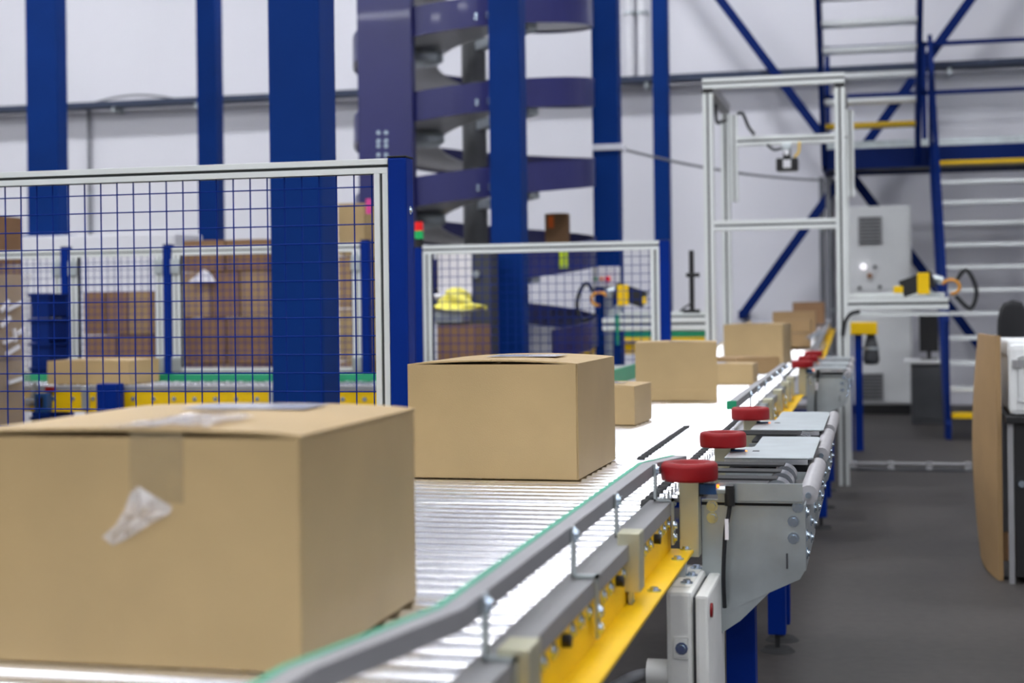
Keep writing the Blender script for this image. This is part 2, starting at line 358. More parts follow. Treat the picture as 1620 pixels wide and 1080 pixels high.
# control cabinet
a = pY(1338, 327, 16.1); b = pY(1441, 327, 16.1)
t = thing('control_cabinet', 'tall grey control cabinet with vents, standing under the landing', 'cabinet', ((a.x+b.x)/2, 16.3, 0))
zc = a.z
MB().box((a.x, 16.12, 0.1), (b.x, 16.55, zc), 0.01).build('body', 'cabinet_grey', t)
MB().box((a.x+0.01, 16.14, 0), (b.x-0.01, 16.54, 0.1)).build('plinth', 'black', t)
dr = MB().box((a.x+0.015, 16.1, 0.12), (b.x-0.015, 16.125, zc-0.02), 0.006).build('door', 'cabinet_grey', t)
for (p0, p1) in (((1357, 343), (1396, 386)), ((1360, 590), (1398, 632))):
    v0 = pY(*p0, 16.08); v1 = pY(*p1, 16.08)
    g = MB().box((v0.x, 16.075, v1.z), (v1.x, 16.1, v0.z), 0.004).build('vent', 'duct_grey', t)
    n = 8
    for i in range(n):
        z = v1.z + (i+0.5)*(v0.z-v1.z)/n
        MB().box((v0.x+0.02, 16.06, z-0.006), (v1.x-0.02, 16.078, z+0.006)).build('louvre', 'dark_grey', g)
for (px, py, m, r) in ((1366, 422, 'led_white', 0.03), (1384, 422, 'dark_grey', 0.018), (1376, 436, 'brown_wood', 0.026), (1360, 455, 'dark_grey', 0.018), (1392, 454, 'dark_grey', 0.02), (1376, 468, 'dark_grey', 0.014)):
    p = pY(px, py, 16.1); MB().cyl((p.x, 16.1, p.z), (p.x, 16.06, p.z), r, n=14).build('button', m, t)

# PC desk with screen, between cabinet and stair
a = pY(1442, 570, 14.9); b = pY(1492, 570, 14.9)
t = thing('grey_pedestal', 'dark grey pedestal cupboard right of the control cabinet', 'cupboard', ((a.x+b.x)/2, 15.1, 0))
MB().box((a.x, 14.9, 0), (b.x, 15.4, a.z-0.03), 0.008).build('body', 'dark_grey', t)
MB().box((a.x-0.06, 14.86, a.z-0.03), (b.x+0.02, 15.42, a.z), 0.006).build('top', 'cabinet_grey', t)
MB().box((a.x+0.02, 14.885, 0.05), (b.x-0.02, 14.902, a.z-0.06), 0.004).build('door', 'dark_grey', t)
zt2 = a.z
a = pY(1454, 495, 15.1); b = pY(1485, 556, 15.1)
t = thing('monitor', 'black computer screen standing on the dark grey pedestal', 'monitor', ((a.x+b.x)/2, 15.15, zt2))
MB().box((a.x, 15.1, b.z), (b.x, 15.13, a.z), 0.005).build('screen', 'black', t)
MB().box(((a.x+b.x)/2-0.02, 15.13, zt2), ((a.x+b.x)/2+0.02, 15.15, b.z+0.1)).build('neck', 'black', t)
MB().box(((a.x+b.x)/2-0.08, 15.06, zt2), ((a.x+b.x)/2+0.08, 15.2, zt2+0.012)).build('foot', 'black', t)

# floor guard bar
a = pZ(1336, 744, 0); b = pZ(1545, 744, 0)
t = thing('floor_guard_bar', 'low shiny metal bar bolted across the aisle floor', 'guard bar', ((a.x+b.x)/2, a.y, 0))
MB().box((a.x, a.y, 0), (b.x, a.y+0.1, 0.012)).build('base_strip', 'dark_grey', t)
MB().cyl((a.x, a.y+0.05, 0.045), (b.x, a.y+0.05, 0.045), 0.013, n=12).build('bar', 'duct_grey', t)
for i in range(4):
    x = a.x + 0.06 + i*(b.x-a.x-0.12)/3
    MB().box((x-0.02, a.y+0.025, 0.012), (x+0.02, a.y+0.075, 0.06)).build('bracket', 'steel', t)

# ------------------------------------------------------------------ spiral chute
SC = pY(752, 300, 12.0); SR, SP = 0.97, 0.645
base_a = math.atan2(-SC.y, -SC.x)         # direction to the camera
def hel(al, r, dz=0.0): return Vector((SC.x + r*math.cos(base_a+al), SC.y + r*math.sin(base_a+al), 2.72 + SP*(al+0.25)/(2*PI) + dz))
t = thing('spiral_chute', 'dark blue spiral conveyor chute winding round a grey post', 'spiral chute', (SC.x, SC.y, 0))
A0, A1, NS = -2*PI*2.9, 2*PI*4.2, 620
al = [A0 + (A1-A0)*i/NS for i in range(NS+1)]
mb = MB(); vs_, fs = [], []
for q in al: vs_ += [hel(q, 0.3, -0.07), hel(q, SR, -0.07), hel(q, SR, -0.09), hel(q, 0.3, -0.09)]
for i in range(NS): fs += [(4*i+k, 4*i+(k+1) % 4, 4*i+4+(k+1) % 4, 4*i+4+k) for k in range(4)]
mb.add(vs_, fs, False); mb.build('chute_floor', 'spiral_floor', t)
mb = MB(); vs_ = []
for q in al: vs_ += [hel(q, SR, -0.11), hel(q, SR+0.012, -0.11), hel(q, SR+0.012, 0.115), hel(q, SR, 0.115)]
mb.add(vs_, fs, False); mb.build('outer_wall', 'navy', t)
MB().cyl((SC.x, SC.y, 0), (SC.x, SC.y, 7.97), 0.1, n=24).build('centre_post', 'spiral_post', t)
MB().cyl((SC.x, SC.y, 0), (SC.x, SC.y, 0.03), 0.4, n=24).build('base_plate', 'spiral_post', t)
for n in range(-2, 5):
    q = 2*PI*n + 0.55
    p = hel(q, 0.1, -0.16); e = hel(q, SR-0.1, -0.12)
    MB().beam(p, e, 0.09, 0.07).build('arm', 'zinc', t)
    q2 = 2*PI*n + 0.05
    for dz in (-0.05, -0.02):
        for dq in (-0.03, 0.06):
            p = hel(q2+dq, SR+0.012, dz); d = Vector((math.cos(base_a+q2), math.sin(base_a+q2), 0))
            MB().cyl(p, p+d*0.015, 0.014, n=8).build('bolt', 'bolt', t)
    q3 = 2*PI*n - 0.9
    p = hel(q3, 0.5, -0.20); MB().lathe(p, [(0.0, 0.11), (0.15, 0.1), (0.15, 0.03), (0.1, 0.0), (0.0, -0.01)], 20).build('bearing_housing', 'zinc', t)
# support plate of the spiral
a = pY(565, 100, 11.0); b = pY(651, 100, 11.0)
t = thing('spiral_support_plate', 'tall dark blue support plate with bolts, left of the spiral chute', 'support', ((a.x+b.x)/2, 11.05, 0))
MB().box((a.x, 11.0, 0), (b.x, 11.1, 7.9), 0.008).build('plate', 'navy', t)
for py in (210, 223, 231, 245):
    for px in (599, 611):
        p = pY(px, py, 11.0); piece('bolt', BIG_Y, t, (p.x, 11.0, p.z))
# box riding on the spiral
def simple_carton(loc, w, d, h, label, group=None, m='cardboard', rz=0.0, flap=True, name='carton', gap=0.004, lab=None, tape=True, lift=0.0, joint=0.0):
    t = thing(name, label, 'box', loc, group, rz)
    B = MB(); th = 0.004
    B.box((-w/2, -d/2, 0.001), (w/2-joint, -d/2+th, h-0.003), 0.0012).box((-w/2, d/2-th, 0.001), (w/2, d/2, h-0.003), 0.0012)
    B.box((-w/2, -d/2+th, 0.001), (-w/2+th, d/2-th, h-0.003), 0.0012).box((w/2-th, -d/2+th, 0.001), (w/2, d/2-th, h-0.003), 0.0012)
    B.box((-w/2+th, -d/2+th, 0.001), (w/2-th, d/2-th, 0.005)).box((-w/2+0.002, -d/2+0.002, 0), (w/2-0.002, d/2-0.002, 0.002))
    B.build('body', m, t, local=True)
    for s in (-1, 1):
        n = 8; vs_ = []; fs = []
        for i in range(n+1):
            u = i/n; x = s*((w/2+(0.0015 if lift else 0))*(1-u) + 0.0008*u); z = h-0.0015 + lift*min(1, 0.5+3*u) + gap*math.sin(PI/2*u)**0.8
            for (yy, zz) in ((-d/2+0.001, z), (d/2-0.001, z), (d/2-0.001, z-0.0035), (-d/2+0.001, z-0.0035)): vs_.append((x, yy, zz))
        for i in range(n): fs += [(4*i+k, 4*i+(k+1) % 4, 4*i+4+(k+1) % 4, 4*i+4+k) for k in range(4)]
        fs += [(0,1,2,3), (4*n+3, 4*n+2, 4*n+1, 4*n)]
        MB().add(vs_, fs).build('top_flap', m, t, local=True)
    if flap:
        for s in (-1, 1):
            MB().prism([(-w/2+0.006, s*(d/2-0.004), h-0.0065), (w/2-0.006, s*(d/2-0.004), h-0.0065), (w/2-0.03, s*(d/2-0.1*d*2), h-0.0065+gap*0.3), (-w/2+0.03, s*(d/2-0.1*d*2), h-0.0065+gap*0.3)], (0, 0, 0.003)).build('inner_flap', m, t, local=True)
    if tape:
        MB().box((-0.027, -d/2+0.001, h+lift+gap-0.001), (0.027, d/2-0.001, h+lift+gap-0.0005)).build('tape_strip', 'tape', t, 'clear packing tape along the top seam', local=True)
    if lab:
        x, y, lw, ld = lab
        MB().box((x-lw/2, y-ld/2, h+lift+gap), (x+lw/2, y+ld/2, h+lift+gap+0.0008)).build('label_pouch', 'label_film', t, 'pale document pouch on the lid', local=True)
    return t
p = pY(891, 378, 12.3)
q = hel(0.5, 0.62, -0.07)
bx = hel(1.9-4*PI, 0.72, -0.055)
tb = simple_carton(tuple(bx), 0.19, 0.19, 0.34, 'brown carton with an orange sticker riding down the spiral chute', m='cardboard_dark', name='spiral_carton', rz=0.1)
MB().box((-0.07, -0.0965, 0.22), (-0.02, -0.095, 0.32)).build('orange_sticker', 'orange', tb, local=True)
q = 0.75-4*PI; pc_ = hel(q, SR+0.02, 0.0); d = Vector((math.cos(base_a+q), math.sin(base_a+q), 0)); u_ = Vector((-d.y, d.x, 0))*0.045
MB().prism([pc_-u_-Vector((0,0,0.07)), pc_+u_-Vector((0,0,0.07)), pc_+u_+Vector((0,0,0.07)), pc_-u_+Vector((0,0,0.07))], -d*0.006).build('lime_label', 'lime', bpy.data.objects['spiral_chute'], 'lime yellow label')

# ------------------------------------------------------------------ fences
def frame_panel(root, x0, x1, Y, z0, z1, pitch, s=0.04, wire=0.004, off=0.0):
    """aluminium framed mesh panel in the plane Y, front of the frame at Y"""
    def prof(a, b, axis):
        m = MB()
        (xa, za), (xb, zb) = a, b
        if axis == 'x':
            h = (zb-za)
            m.box((xa, Y, za), (xb, Y+s, za+h*0.40), 0.001).box((xa, Y, zb-h*0.40), (xb, Y+s, zb), 0.001)
        else:
            w = (xb-xa)
            m.box((xa, Y, za), (xa+w*0.40, Y+s, zb), 0.001).box((xb-w*0.40, Y, za), (xb, Y+s, zb), 0.001)
        return m
    def groove(a, b): return MB().box((a[0], Y+s*0.22, a[1]), (b[0], Y+s*0.8, b[1]))
    for nm, a, b, axx in (('top_rail', (x0, z1-s), (x1, z1), 'x'), ('bottom_rail', (x0, z0), (x1, z0+s), 'x'), ('stile', (x0, z0+s), (x0+s, z1-s), 'z'), ('stile', (x1-s, z0+s), (x1, z1-s), 'z')):
        o = prof(a, b, axx).build(nm, 'aluminium', root); groove(a, b).build('groove', 'groove', o)
    m = MB(); yy = Y + s*0.5
    x = x1-s-0.0125-off
    while x > x0+s: m.cyl((x, yy, z0+s*0.8), (x, yy, z1-s*0.8), wire/2, n=6); x -= pitch
    z = z1-s-0.034
    while z > z0+s: m.cyl((x0+s*0.8, yy-wire*0.8, z), (x1-s*0.8, yy-wire*0.8, z), wire/2, n=6); z -= pitch
    m.build('wire_mesh', 'blue', root, 'blue welded wire mesh', kind='stuff')
def fence_post(root, x, Y, ztop, w=0.055, d=0.06):
    o = MB().box((x-w/2, Y-0.01, 0), (x+w/2, Y-0.01+d, ztop), 0.006).build('post', 'blue', root)
    MB().box((x-w/2-0.001, Y-0.011, ztop), (x+w/2+0.001, Y-0.009+d, ztop+0.004), 0.001).build('post_cap', 'black', o)
    MB().box((x-0.06, Y-0.04, 0), (x+0.06, Y+0.08, 0.008)).build('foot_plate', 'blue', o)
    return o
Yf = 3.9; fr = pY(613, 250.3, Yf)
t = thing('mesh_fence', 'large sharp blue mesh fence panel in a silver frame, nearest the camera', 'fence', (fr.x-0.9, Yf, 0), 'mesh safety fences')
frame_panel(t, fr.x-2.1, fr.x, Yf, 0.78, fr.z, 0.0505, s=0.040)
pw = pY(650, 260, Yf).x - fr.x
po = fence_post(t, fr.x+0.027+0.002, Yf, fr.z+0.001, w=0.052, d=0.065)
piece('bolt', BOLT_X, t, (fr.x+0.055, Yf+0.02, pY(648, 332, Yf).z))
fence_post(t, fr.x-2.13, Yf, fr.z+0.001)
Y2 = 8.2; fr2 = pY(1043, 380, Y2); fl2 = pY(668, 384, Y2)
t = thing('mesh_fence', 'mesh fence panel between two blue posts behind the second carton', 'fence', ((fr2.x+fl2.x)/2, Y2, 0), 'mesh safety fences')
frame_panel(t, fl2.x, fr2.x, Y2, 0.80, fr2.z, 0.047, s=0.05, wire=0.0042)
fence_post(t, fr2.x+0.027, Y2, fr2.z); fence_post(t, fl2.x-0.024, Y2, fr2.z-0.01, w=0.045)
# stack light on the left post
p = pY(660, 345, Y2); sx = fl2.x-0.024
t = thing('stack_light', 'small red and green signal tower on the left post of the middle fence', 'signal lamp', (sx, Y2+0.02, fr2.z))
z0 = fr2.z-0.006
MB().cyl((sx, Y2+0.02, z0), (sx, Y2+0.02, z0+0.045), 0.024, n=16).build('base', 'black', t)
MB().cyl((sx, Y2+0.02, z0+0.045), (sx, Y2+0.02, z0+0.09), 0.024, n=16).build('green_lens', 'signal_green', t)
MB().cyl((sx, Y2+0.02, z0+0.09), (sx, Y2+0.02, z0+0.14), 0.024, n=16).build('red_lens', 'signal_red', t)
MB().cyl((sx, Y2+0.02, z0+0.14), (sx, Y2+0.02, z0+0.15), 0.02, n=16).build('cap', 'black', t)
# far fence row at left
Y3 = 8.4; zt3 = pY(180, 393, Y3).z; zb3 = pY(180, 590, Y3).z
posts = [pY(103, 450, Y3).x, pY(265, 450, Y3).x, pY(578, 450, Y3).x]
edges = [posts[0]-1.0] + posts
labs = ['mesh fence panel at the far left, behind the film wrapped stack', 'narrow mesh fence panel between the two far blue posts', 'mesh fence panel behind the widest blue column']
for i in range(3):
    xa, xb = edges[i]+0.03, edges[i+1]-0.03
    t = thing('mesh_fence', labs[i], 'fence', ((xa+xb)/2, Y3, 0), 'mesh safety fences')
    frame_panel(t, xa, xb, Y3, zb3-0.02, zt3, 0.045, s=0.05, wire=0.0042)
    fence_post(t, edges[i+1], Y3, zt3+0.015, w=0.05)
    for x in ([xb-0.025, xa+0.025] if i else [xb-0.025]):
        for z in (pY(103, 425, Y3).z, zb3+0.05):
            MB().box((x-0.03, Y3-0.012, z-0.045), (x+0.03, Y3, z+0.045), 0.004).build('hinge_plate', 'zinc', t)

# ------------------------------------------------------------------ main roller conveyor
RX0, RX1, RZ, RR = -1.13, -0.425, 0.775, 0.025
ROLLER = MB().cyl((RX0, 0, 0), (RX1, 0, 0), RR, n=20).cyl((RX0-0.01, 0, 0), (RX1+0.012, 0, 0), 0.007, n=8).mesh('roller', material='steel')
RING = MB().lathe((0,0,0), [(RR, -0.011), (RR+0.0035, -0.009), (RR+0.0035, 0.009), (RR, 0.011)], 20)
RING.v = [Vector((p.z, p.x, p.y)) for p in RING.v]; RING = RING.mesh('drive_belt', material='rubber')
def conveyor(name, label, y0, y1, rings=False, guard=None, left=True, bolts=False, legs=(), incl=0.0):
    t = thing(name, label, 'conveyor', ((RX0+RX1)/2, (y0+y1)/2, 0))
    zf = lambda y: incl*(y-y0)
    n = int(round((y1-y0)/0.06))
    for i in range(n):
        y = y0 + 0.03 + i*0.06
        r = piece('roller', ROLLER, t, (0, y, RZ+zf(y)))
        if rings:
            for x in ([-0.58, RX1-0.02] if 3.85 < y < 4.85 else [RX1-0.02]):
                o = bpy.data.objects.new('drive_belt', RING); COL.objects.link(o); o.parent = r; o.location = (x, 0, 0)
    def L(mb, nm, m, par=None):
        if incl:
            for v in mb.v: v.z += zf(v.y)
        return mb.build(nm, m, par or t)
    # yellow right side frame: web and bottom flange
    if not rings:
        L(MB().prism([(-0.395, y0, 0.80), (-0.391, y0, 0.80), (-0.391, y0, 0.714), (-0.345, y0, 0.714), (-0.345, y0, 0.709), (-0.395, y0, 0.709)], (0, y1-y0, 0)), 'side_frame', 'yellow')
        L(MB().prism([(-0.432, y0, 0.808), (-0.384, y0, 0.811), (-0.384, y0, 0.786), (-0.388, y0, 0.786), (-0.388, y0, 0.805), (-0.432, y0, 0.803)], (0, y1-y0, 0)), 'cable_duct', 'duct_grey')
    L(MB().prism([(RX0-0.012, y0, 0.80), (RX0-0.016, y0, 0.80), (RX0-0.016, y0, 0.709), (RX0-0.06, y0, 0.709), (RX0-0.06, y0, 0.705), (RX0-0.012, y0, 0.705)], (0, y1-y0, 0)), 'side_frame', 'yellow')
    if bolts:
        for i in range(n):
            y = y0 + 0.03 + i*0.06
            if i % 7 == 3: MB().cyl((-0.391, y, 0.768), (-0.379, y, 0.768), 0.009, n=10).build('plug', 'black', t, 'black plug')
            else: piece('bolt', BOLT_X, t, (-0.391, y, 0.768))
    for y in legs:
        for x in (-0.42, RX0+0.02):
            lg = L(MB().box((x-0.03, y-0.03, 0.05), (x+0.03, y+0.03, 0.71), 0.004), 'leg', 'blue')
            MB().cyl((x, y, 0.008), (x, y, 0.06), 0.008, n=8).cyl((x, y, 0), (x, y, 0.012), 0.045, 0.03, n=18).build('levelling_foot', 'rubber', lg)
        MB().box((RX0+0.05, y-0.02, 0.3), (-0.45, y+0.02, 0.34)).build('cross_bar', 'blue', t)
    return t
def guard_rail(t, pts, posts, strip=True, zoff=0.0):
    """aluminium guard rail with green slide strip on its inner edge, z-shaped posts standing on the duct"""
    top = 0.883+zoff
    m = MB(); g = MB()
    def sweep(mb, prof):
        n = len(prof); rings = []
        for i, (x, y) in enumerate(pts):
            rings += [(x+px, y, top+pz) for px, pz in prof]
        fs = [(i*n+k, i*n+(k+1) % n, (i+1)*n+(k+1) % n, (i+1)*n+k) for i in range(len(pts)-1) for k in range(n)]
        fs += [list(range(n)), [len(pts)*n-1-k for k in range(n)]]
        mb.add(rings, fs)
    sweep(m, [(-0.012, 0), (0.012, 0), (0.012, -0.023), (0.008, -0.023), (0.008, -0.008), (-0.012, -0.008)])
    rail = m.build('guard_rail', 'duct_grey', t)
    sweep(g, [(-0.020, 0.001), (-0.012, 0.001), (-0.012, -0.023), (-0.020, -0.023)])
    if strip: g.build('slide_strip', 'green_strip', rail)
    for (x, y) in posts:
        z = zoff
        b = MB().box((x+0.013, y-0.008, 0.812+z), (x+0.018, y+0.008, 0.884+z)).box((x+0.013, y-0.008, 0.812+z), (-0.379, y+0.008, 0.8165+z)).box((-0.3835, y-0.008, 0.728+z), (-0.379, y+0.008, 0.8165+z)).build('guard_post', 'zinc', t)
        for (bx_, bz, me) in ((x+0.018, 0.872+z, BOLT_X), (-0.379, 0.742+z, BOLT_X), (-0.379, 0.765+z, BOLT_X)):
            o = piece('bolt', me, b, (bx_, y, bz))
def duct_box(t, y, dy, z0, z1, x0=-0.402, x1=-0.366):
    b = MB().box((x0, y, z0), (x1, y+dy, z1), 0.002).build('sensor_cover', 'zinc_yellow', t)
    MB().box((x0+0.015, y+0.01, z0-0.05), (x0+0.02, y+dy-0.01, z0)).build('cover_bracket', 'zinc', b)
    for k in (0.3, 0.7): piece('bolt', BOLT_X, b, (x0+0.02, y+dy*k, z0-0.03))
c1 = conveyor('roller_conveyor', 'near roller conveyor with yellow side frame, carrying the blurred carton', 0.85, 2.97, bolts=True, legs=(1.2, 2.15))
guard_rail(c1, [(-0.5, 0.95), (-0.49, 1.25), (-0.43, 1.52), (-0.43, 2.95), (-0.385, 3.1)], [(-0.43, 1.6), (-0.43, 2.1), (-0.43, 2.47), (-0.43, 2.93)])
duct_box(c1, 2.40, 0.05, 0.735, 0.83); duct_box(c1, 1.60, 0.06, 0.745, 0.825)
for (px, py) in ((1085, 869), (1072, 885), (1035, 935), (1022, 884)):
    p = pZ(px, py, 0.714); piece('bolt', BOLT_Z, c1, p)
c2 = conveyor('roller_conveyor', 'short roller section beside the red wheels, under the second carton', 2.99, 5.2, rings=True, legs=())
c3 = conveyor('roller_conveyor', 'middle roller conveyor with guard rail, behind the three near red wheels', 5.2, 7.86, bolts=False, legs=(6.6,))
MBX = MB()
guard_rail(c3, [(-0.43, 4.78), (-0.43, 7.7)], [(-0.43, 5.3+0.37*k) for k in range(7)], strip=False)
MB().box((-0.448, 4.772, 0.857), (-0.417, 4.782, 0.885)).build('end_cap', 'green', c3)
for y in (5.7, 6.3, 6.9, 7.3): duct_box(c3, y, 0.08, 0.74, 0.83)
c4 = conveyor('roller_conveyor', 'roller section beside the far red wheels, before the portal frame', 7.86, 10.38, rings=True, legs=())
c5 = conveyor('roller_conveyor', 'farthest roller conveyor, running through the portal to the back wall', 10.38, 14.8, legs=(12.0, 14.0), incl=0.045)
guard_rail(c5, [(-0.43, 10.5), (-0.43, 13.0)], [(-0.43, 10.6+0.5*k) for k in range(5)], zoff=0.06, strip=False)
# green left guide
t = thing('side_guide', 'green plastic guide rail along the left edge of the main conveyor', 'guide rail', (-1.2, 6, 0.8))
MB().box((-1.19, 5.2, 0.81), (-1.175, 8.1, 0.88)).build('rail', 'green', t)
for y in (5.4, 6.6, 7.8): MB().box((-1.186, y, 0.7), (-1.176, y+0.03, 0.82)).build('bracket', 'zinc', t)

# ------------------------------------------------------------------ transfer units with red wheels
PX = -0.132
def transfer_unit(y0, label, wheel, plate=None, belts=None, roller=None, panel_y=None, cable=True, legs=()):
    t = thing('transfer_unit', label, 'transfer unit', (-0.25, y0, 0), 'belt transfer units beside the conveyor')
    yw = wheel
    po = MB().box((-0.372, yw-0.018, 0.70), (-0.334, yw+0.022, 0.848), 0.002).build('wheel_post', 'zinc_yellow', t)
    w = MB().lathe((-0.352, yw-0.01, 0), [(0.012, 0.868), (0.03, 0.868), (0.032, 0.884), (0.05, 0.885), (0.0545, 0.881), (0.0555, 0.876), (0.0555, 0.855), (0.0545, 0.85), (0.012, 0.849)], 40)
    wh = w.build('red_wheel', 'red', t)
    MB().cyl((-0.352, yw-0.01, 0.849), (-0.352, yw-0.01, 0.872), 0.012, n=14).build('hub', 'zinc', wh)
    # sensor
    s = MB().box((-0.333, yw-0.014, 0.822), (-0.300, yw+0.006, 0.842), 0.002).build('sensor', 'sensor_blue', t, 'blue photo sensor')
    MB().box((-0.3345, yw-0.013, 0.818), (-0.325, yw+0.01, 0.844)).build('lens', 'black', s)
    MB().cyl((-0.2995, yw-0.008, 0.838), (-0.295, yw-0.008, 0.838), 0.0032, n=10).build('led', 'led', s)
    MB().cyl((-0.300, yw-0.004, 0.830), (-0.278, yw-0.004, 0.830), 0.0075, n=12).build('connector', 'zinc', s)
    k = MB().cyl((-0.275, yw-0.004, 0.834), (-0.275, yw-0.004, 0.80), 0.010, n=12).box((-0.283, yw-0.012, 0.822), (-0.266, yw+0.004, 0.84), 0.002).build('plug', 'black', s)
    if cable:
        MB().tube([(-0.275, yw-0.004, 0.80), (-0.278, yw-0.005, 0.78), (-0.283, yw-0.008, 0.755), (-0.286, yw-0.008, 0.72), (-0.289, yw-0.006, 0.66), (-0.288, yw, 0.60)], 0.0042).build('cable', 'cable_black', s)
        MB().box((-0.284, yw-0.016, 0.735), (-0.277, yw-0.012, 0.775)).build('cable_tag', 'paper', s)
    py_ = panel_y
    yb = py_ + 0.50
    pts = [(-0.333, 0.808), (PX-0.002, 0.808), (PX-0.002, 0.672), (PX-0.012, 0.655), (-0.30, 0.582), (-0.333, 0.582)]
    for yy in (py_, yb):
        f = MB().prism([(x, yy, z) for x, z in pts], (0, 0.004, 0)).build('side_panel', 'zinc', t)
        if yy == py_:
            for (x, z) in ((-0.312, 0.795), (-0.312, 0.772), (-0.155, 0.768), (-0.155, 0.735), (-0.146, 0.796)):
                piece('bolt', BOLT_Y, f, (x, yy, z))
            MB().box((-0.170, yy-0.0015, 0.675), (-0.166, yy+0.001, 0.705)).build('slot', 'dark_grey', f)
    MB().prism([(-0.333, py_+0.002, 0.54), (-0.333, py_+0.002, 0.60), (-0.20, py_+0.002, 0.63), (-0.26, py_+0.002, 0.57), (-0.318, py_+0.002, 0.53)], (0, 0.006, 0)).build('gusset', 'zinc', t)
    # front channel on top of panel
    if not plate: MB().box((-0.300, py_-0.012, 0.806), (PX-0.004, py_-0.008, 0.842)).box((-0.300, py_-0.012, 0.804), (PX-0.004, py_+0.01, 0.807)).build('front_channel', 'zinc', t)
    MB().box((-0.333, py_-0.002, 0.797), (PX-0.004, py_+0.001, 0.803)).build('shadow_gap_strip', 'rubber', t)  # dark strip imitating a shadow gap along the panel top
    # right side plate and idler roller
    MB().box((PX-0.002, py_, 0.672), (PX, yb, 0.80)).build('end_plate', 'zinc', t)
    for i, f in enumerate((0.05, 0.5, 0.95)):
        for z in (0.70, 0.735, 0.78): piece('bolt', BOLT_X, t, (PX, py_+0.02+f*0.45, z))
    if roller:
        MB().cyl((PX+0.004, roller[0], 0.812), (PX+0.004, roller[1], 0.812), 0.019, n=18).build('idler_roller', 'roller_grey', t)
        MB().cyl((PX+0.004, roller[0]-0.012, 0.812), (PX+0.004, roller[1]+0.012, 0.812), 0.006, n=8).build('axle', 'bolt', t)
    if belts:
        n = 3; b0, b1 = belts
        MB().box((-0.333, b0, 0.79), (PX-0.02, b1, 0.80)).build('belt_tray', 'black', t)
        for i in range(n):
            y = b0 + (i+0.5)*(b1-b0)/n; wd = (b1-b0)/n*0.42
            xc, r = -0.19, 0.026
            MB().box((-0.42, y-wd/2, 0.838), (xc, y+wd/2, 0.842)).build('belt', 'rubber', t)
            pu = MB().cyl((xc, y-wd/2-0.003, 0.814), (xc, y+wd/2+0.003, 0.814), r, n=24).build('pulley', 'pulley', t)
            MB().cyl((xc, y-wd/2-0.010, 0.814), (xc, y+wd/2+0.010, 0.814), 0.008, n=10).build('shaft', 'bolt', pu)
    if plate:
        p0, p1 = plate; z = 0.836
        ny = (p0+p1)/2 - 0.02
        MB().prism([(-0.335, p0, z), (PX-0.015, p0, z), (PX-0.004, p0+0.012, z), (PX-0.004, p1-0.02, z), (PX-0.012, p1, z), (-0.286, p1, z), (-0.286, ny+0.02, z), (-0.292, ny, z), (-0.335, ny, z)], (0, 0, 0.003)).build('cover_plate', 'zinc', t)
        MB().box((-0.335, p0, z-0.012), (PX-0.015, p0+0.003, z+0.001)).build('plate_lip', 'steel', t)
        MB().box((-0.333, p0+0.02, 0.80), (PX-0.02, p1-0.02, 0.806)).build('inner_deck', 'dark_grey', t)
    for (x, y) in legs:
        lg = MB().box((x-0.03, y-0.03, 0.06), (x+0.03, y+0.03, 0.66), 0.004).build('leg', 'blue', t)
        MB().cyl((x, y, 0.008), (x, y, 0.07), 0.009, n=8).cyl((x, y, 0), (x, y, 0.013), 0.06, 0.045, n=22).build('levelling_foot', 'rubber', lg)
    return t
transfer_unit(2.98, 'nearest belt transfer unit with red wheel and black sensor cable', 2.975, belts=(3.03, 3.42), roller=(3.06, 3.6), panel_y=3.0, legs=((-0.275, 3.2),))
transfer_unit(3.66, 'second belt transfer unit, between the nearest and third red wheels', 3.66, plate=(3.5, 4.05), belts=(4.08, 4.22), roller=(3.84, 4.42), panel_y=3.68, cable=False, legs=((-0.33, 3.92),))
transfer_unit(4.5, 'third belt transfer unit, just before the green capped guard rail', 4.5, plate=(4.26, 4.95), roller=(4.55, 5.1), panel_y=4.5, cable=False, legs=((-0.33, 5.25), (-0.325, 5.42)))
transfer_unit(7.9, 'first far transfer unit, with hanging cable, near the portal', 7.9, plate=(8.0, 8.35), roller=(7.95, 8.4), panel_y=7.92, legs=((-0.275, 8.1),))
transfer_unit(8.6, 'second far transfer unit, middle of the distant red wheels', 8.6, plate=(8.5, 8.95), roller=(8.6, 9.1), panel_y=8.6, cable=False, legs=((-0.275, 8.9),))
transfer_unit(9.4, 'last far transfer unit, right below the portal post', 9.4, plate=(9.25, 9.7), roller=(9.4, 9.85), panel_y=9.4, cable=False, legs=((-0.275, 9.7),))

# ------------------------------------------------------------------ grey electrical box under the flange
t = thing('electrical_box', 'light grey electrical enclosure hung under the yellow flange', 'electrical box', (-0.36, 2.95, 0.3))
ex0, ex1, ey0, ey1, ez0, ez1 = -0.375, -0.327, 2.77, 3.06, 0.22, 0.668
MB().box((ex0, ey0, ez0), (ex1, ey1, ez1), 0.008).build('body', 'enclosure', t)
tp = MB().box((ex0+0.006, ey0+0.04, ez1), (ex1-0.008, ey1-0.02, ez1+0.003), 0.001).build('gland_plate', 'enclosure', t)
for f in (0.1, 0.5, 0.9): piece('screw', BOLT_Z, tp, (ex0+0.03, ey0+0.05+f*(ey1-ey0-0.09), ez1+0.003))
dr = MB().box((ex1+0.006, ey0-0.006, ez0-0.005), (ex1+0.030, ey1+0.006, ez1-0.005), 0.006).build('door', 'enclosure', t)
MB().box((ex1-0.002, ey0+0.012, ez0+0.01), (ex1+0.008, ey1-0.012, ez1-0.012)).build('gasket', 'dark_grey', t)
for (y, z) in ((2.80, 0.63), (3.03, 0.63), (2.80, 0.30)): MB().cyl((ex1+0.029, y, z), (ex1+0.034, y, z), 0.013, n=18).build('latch', 'red', dr, 'red door latch')
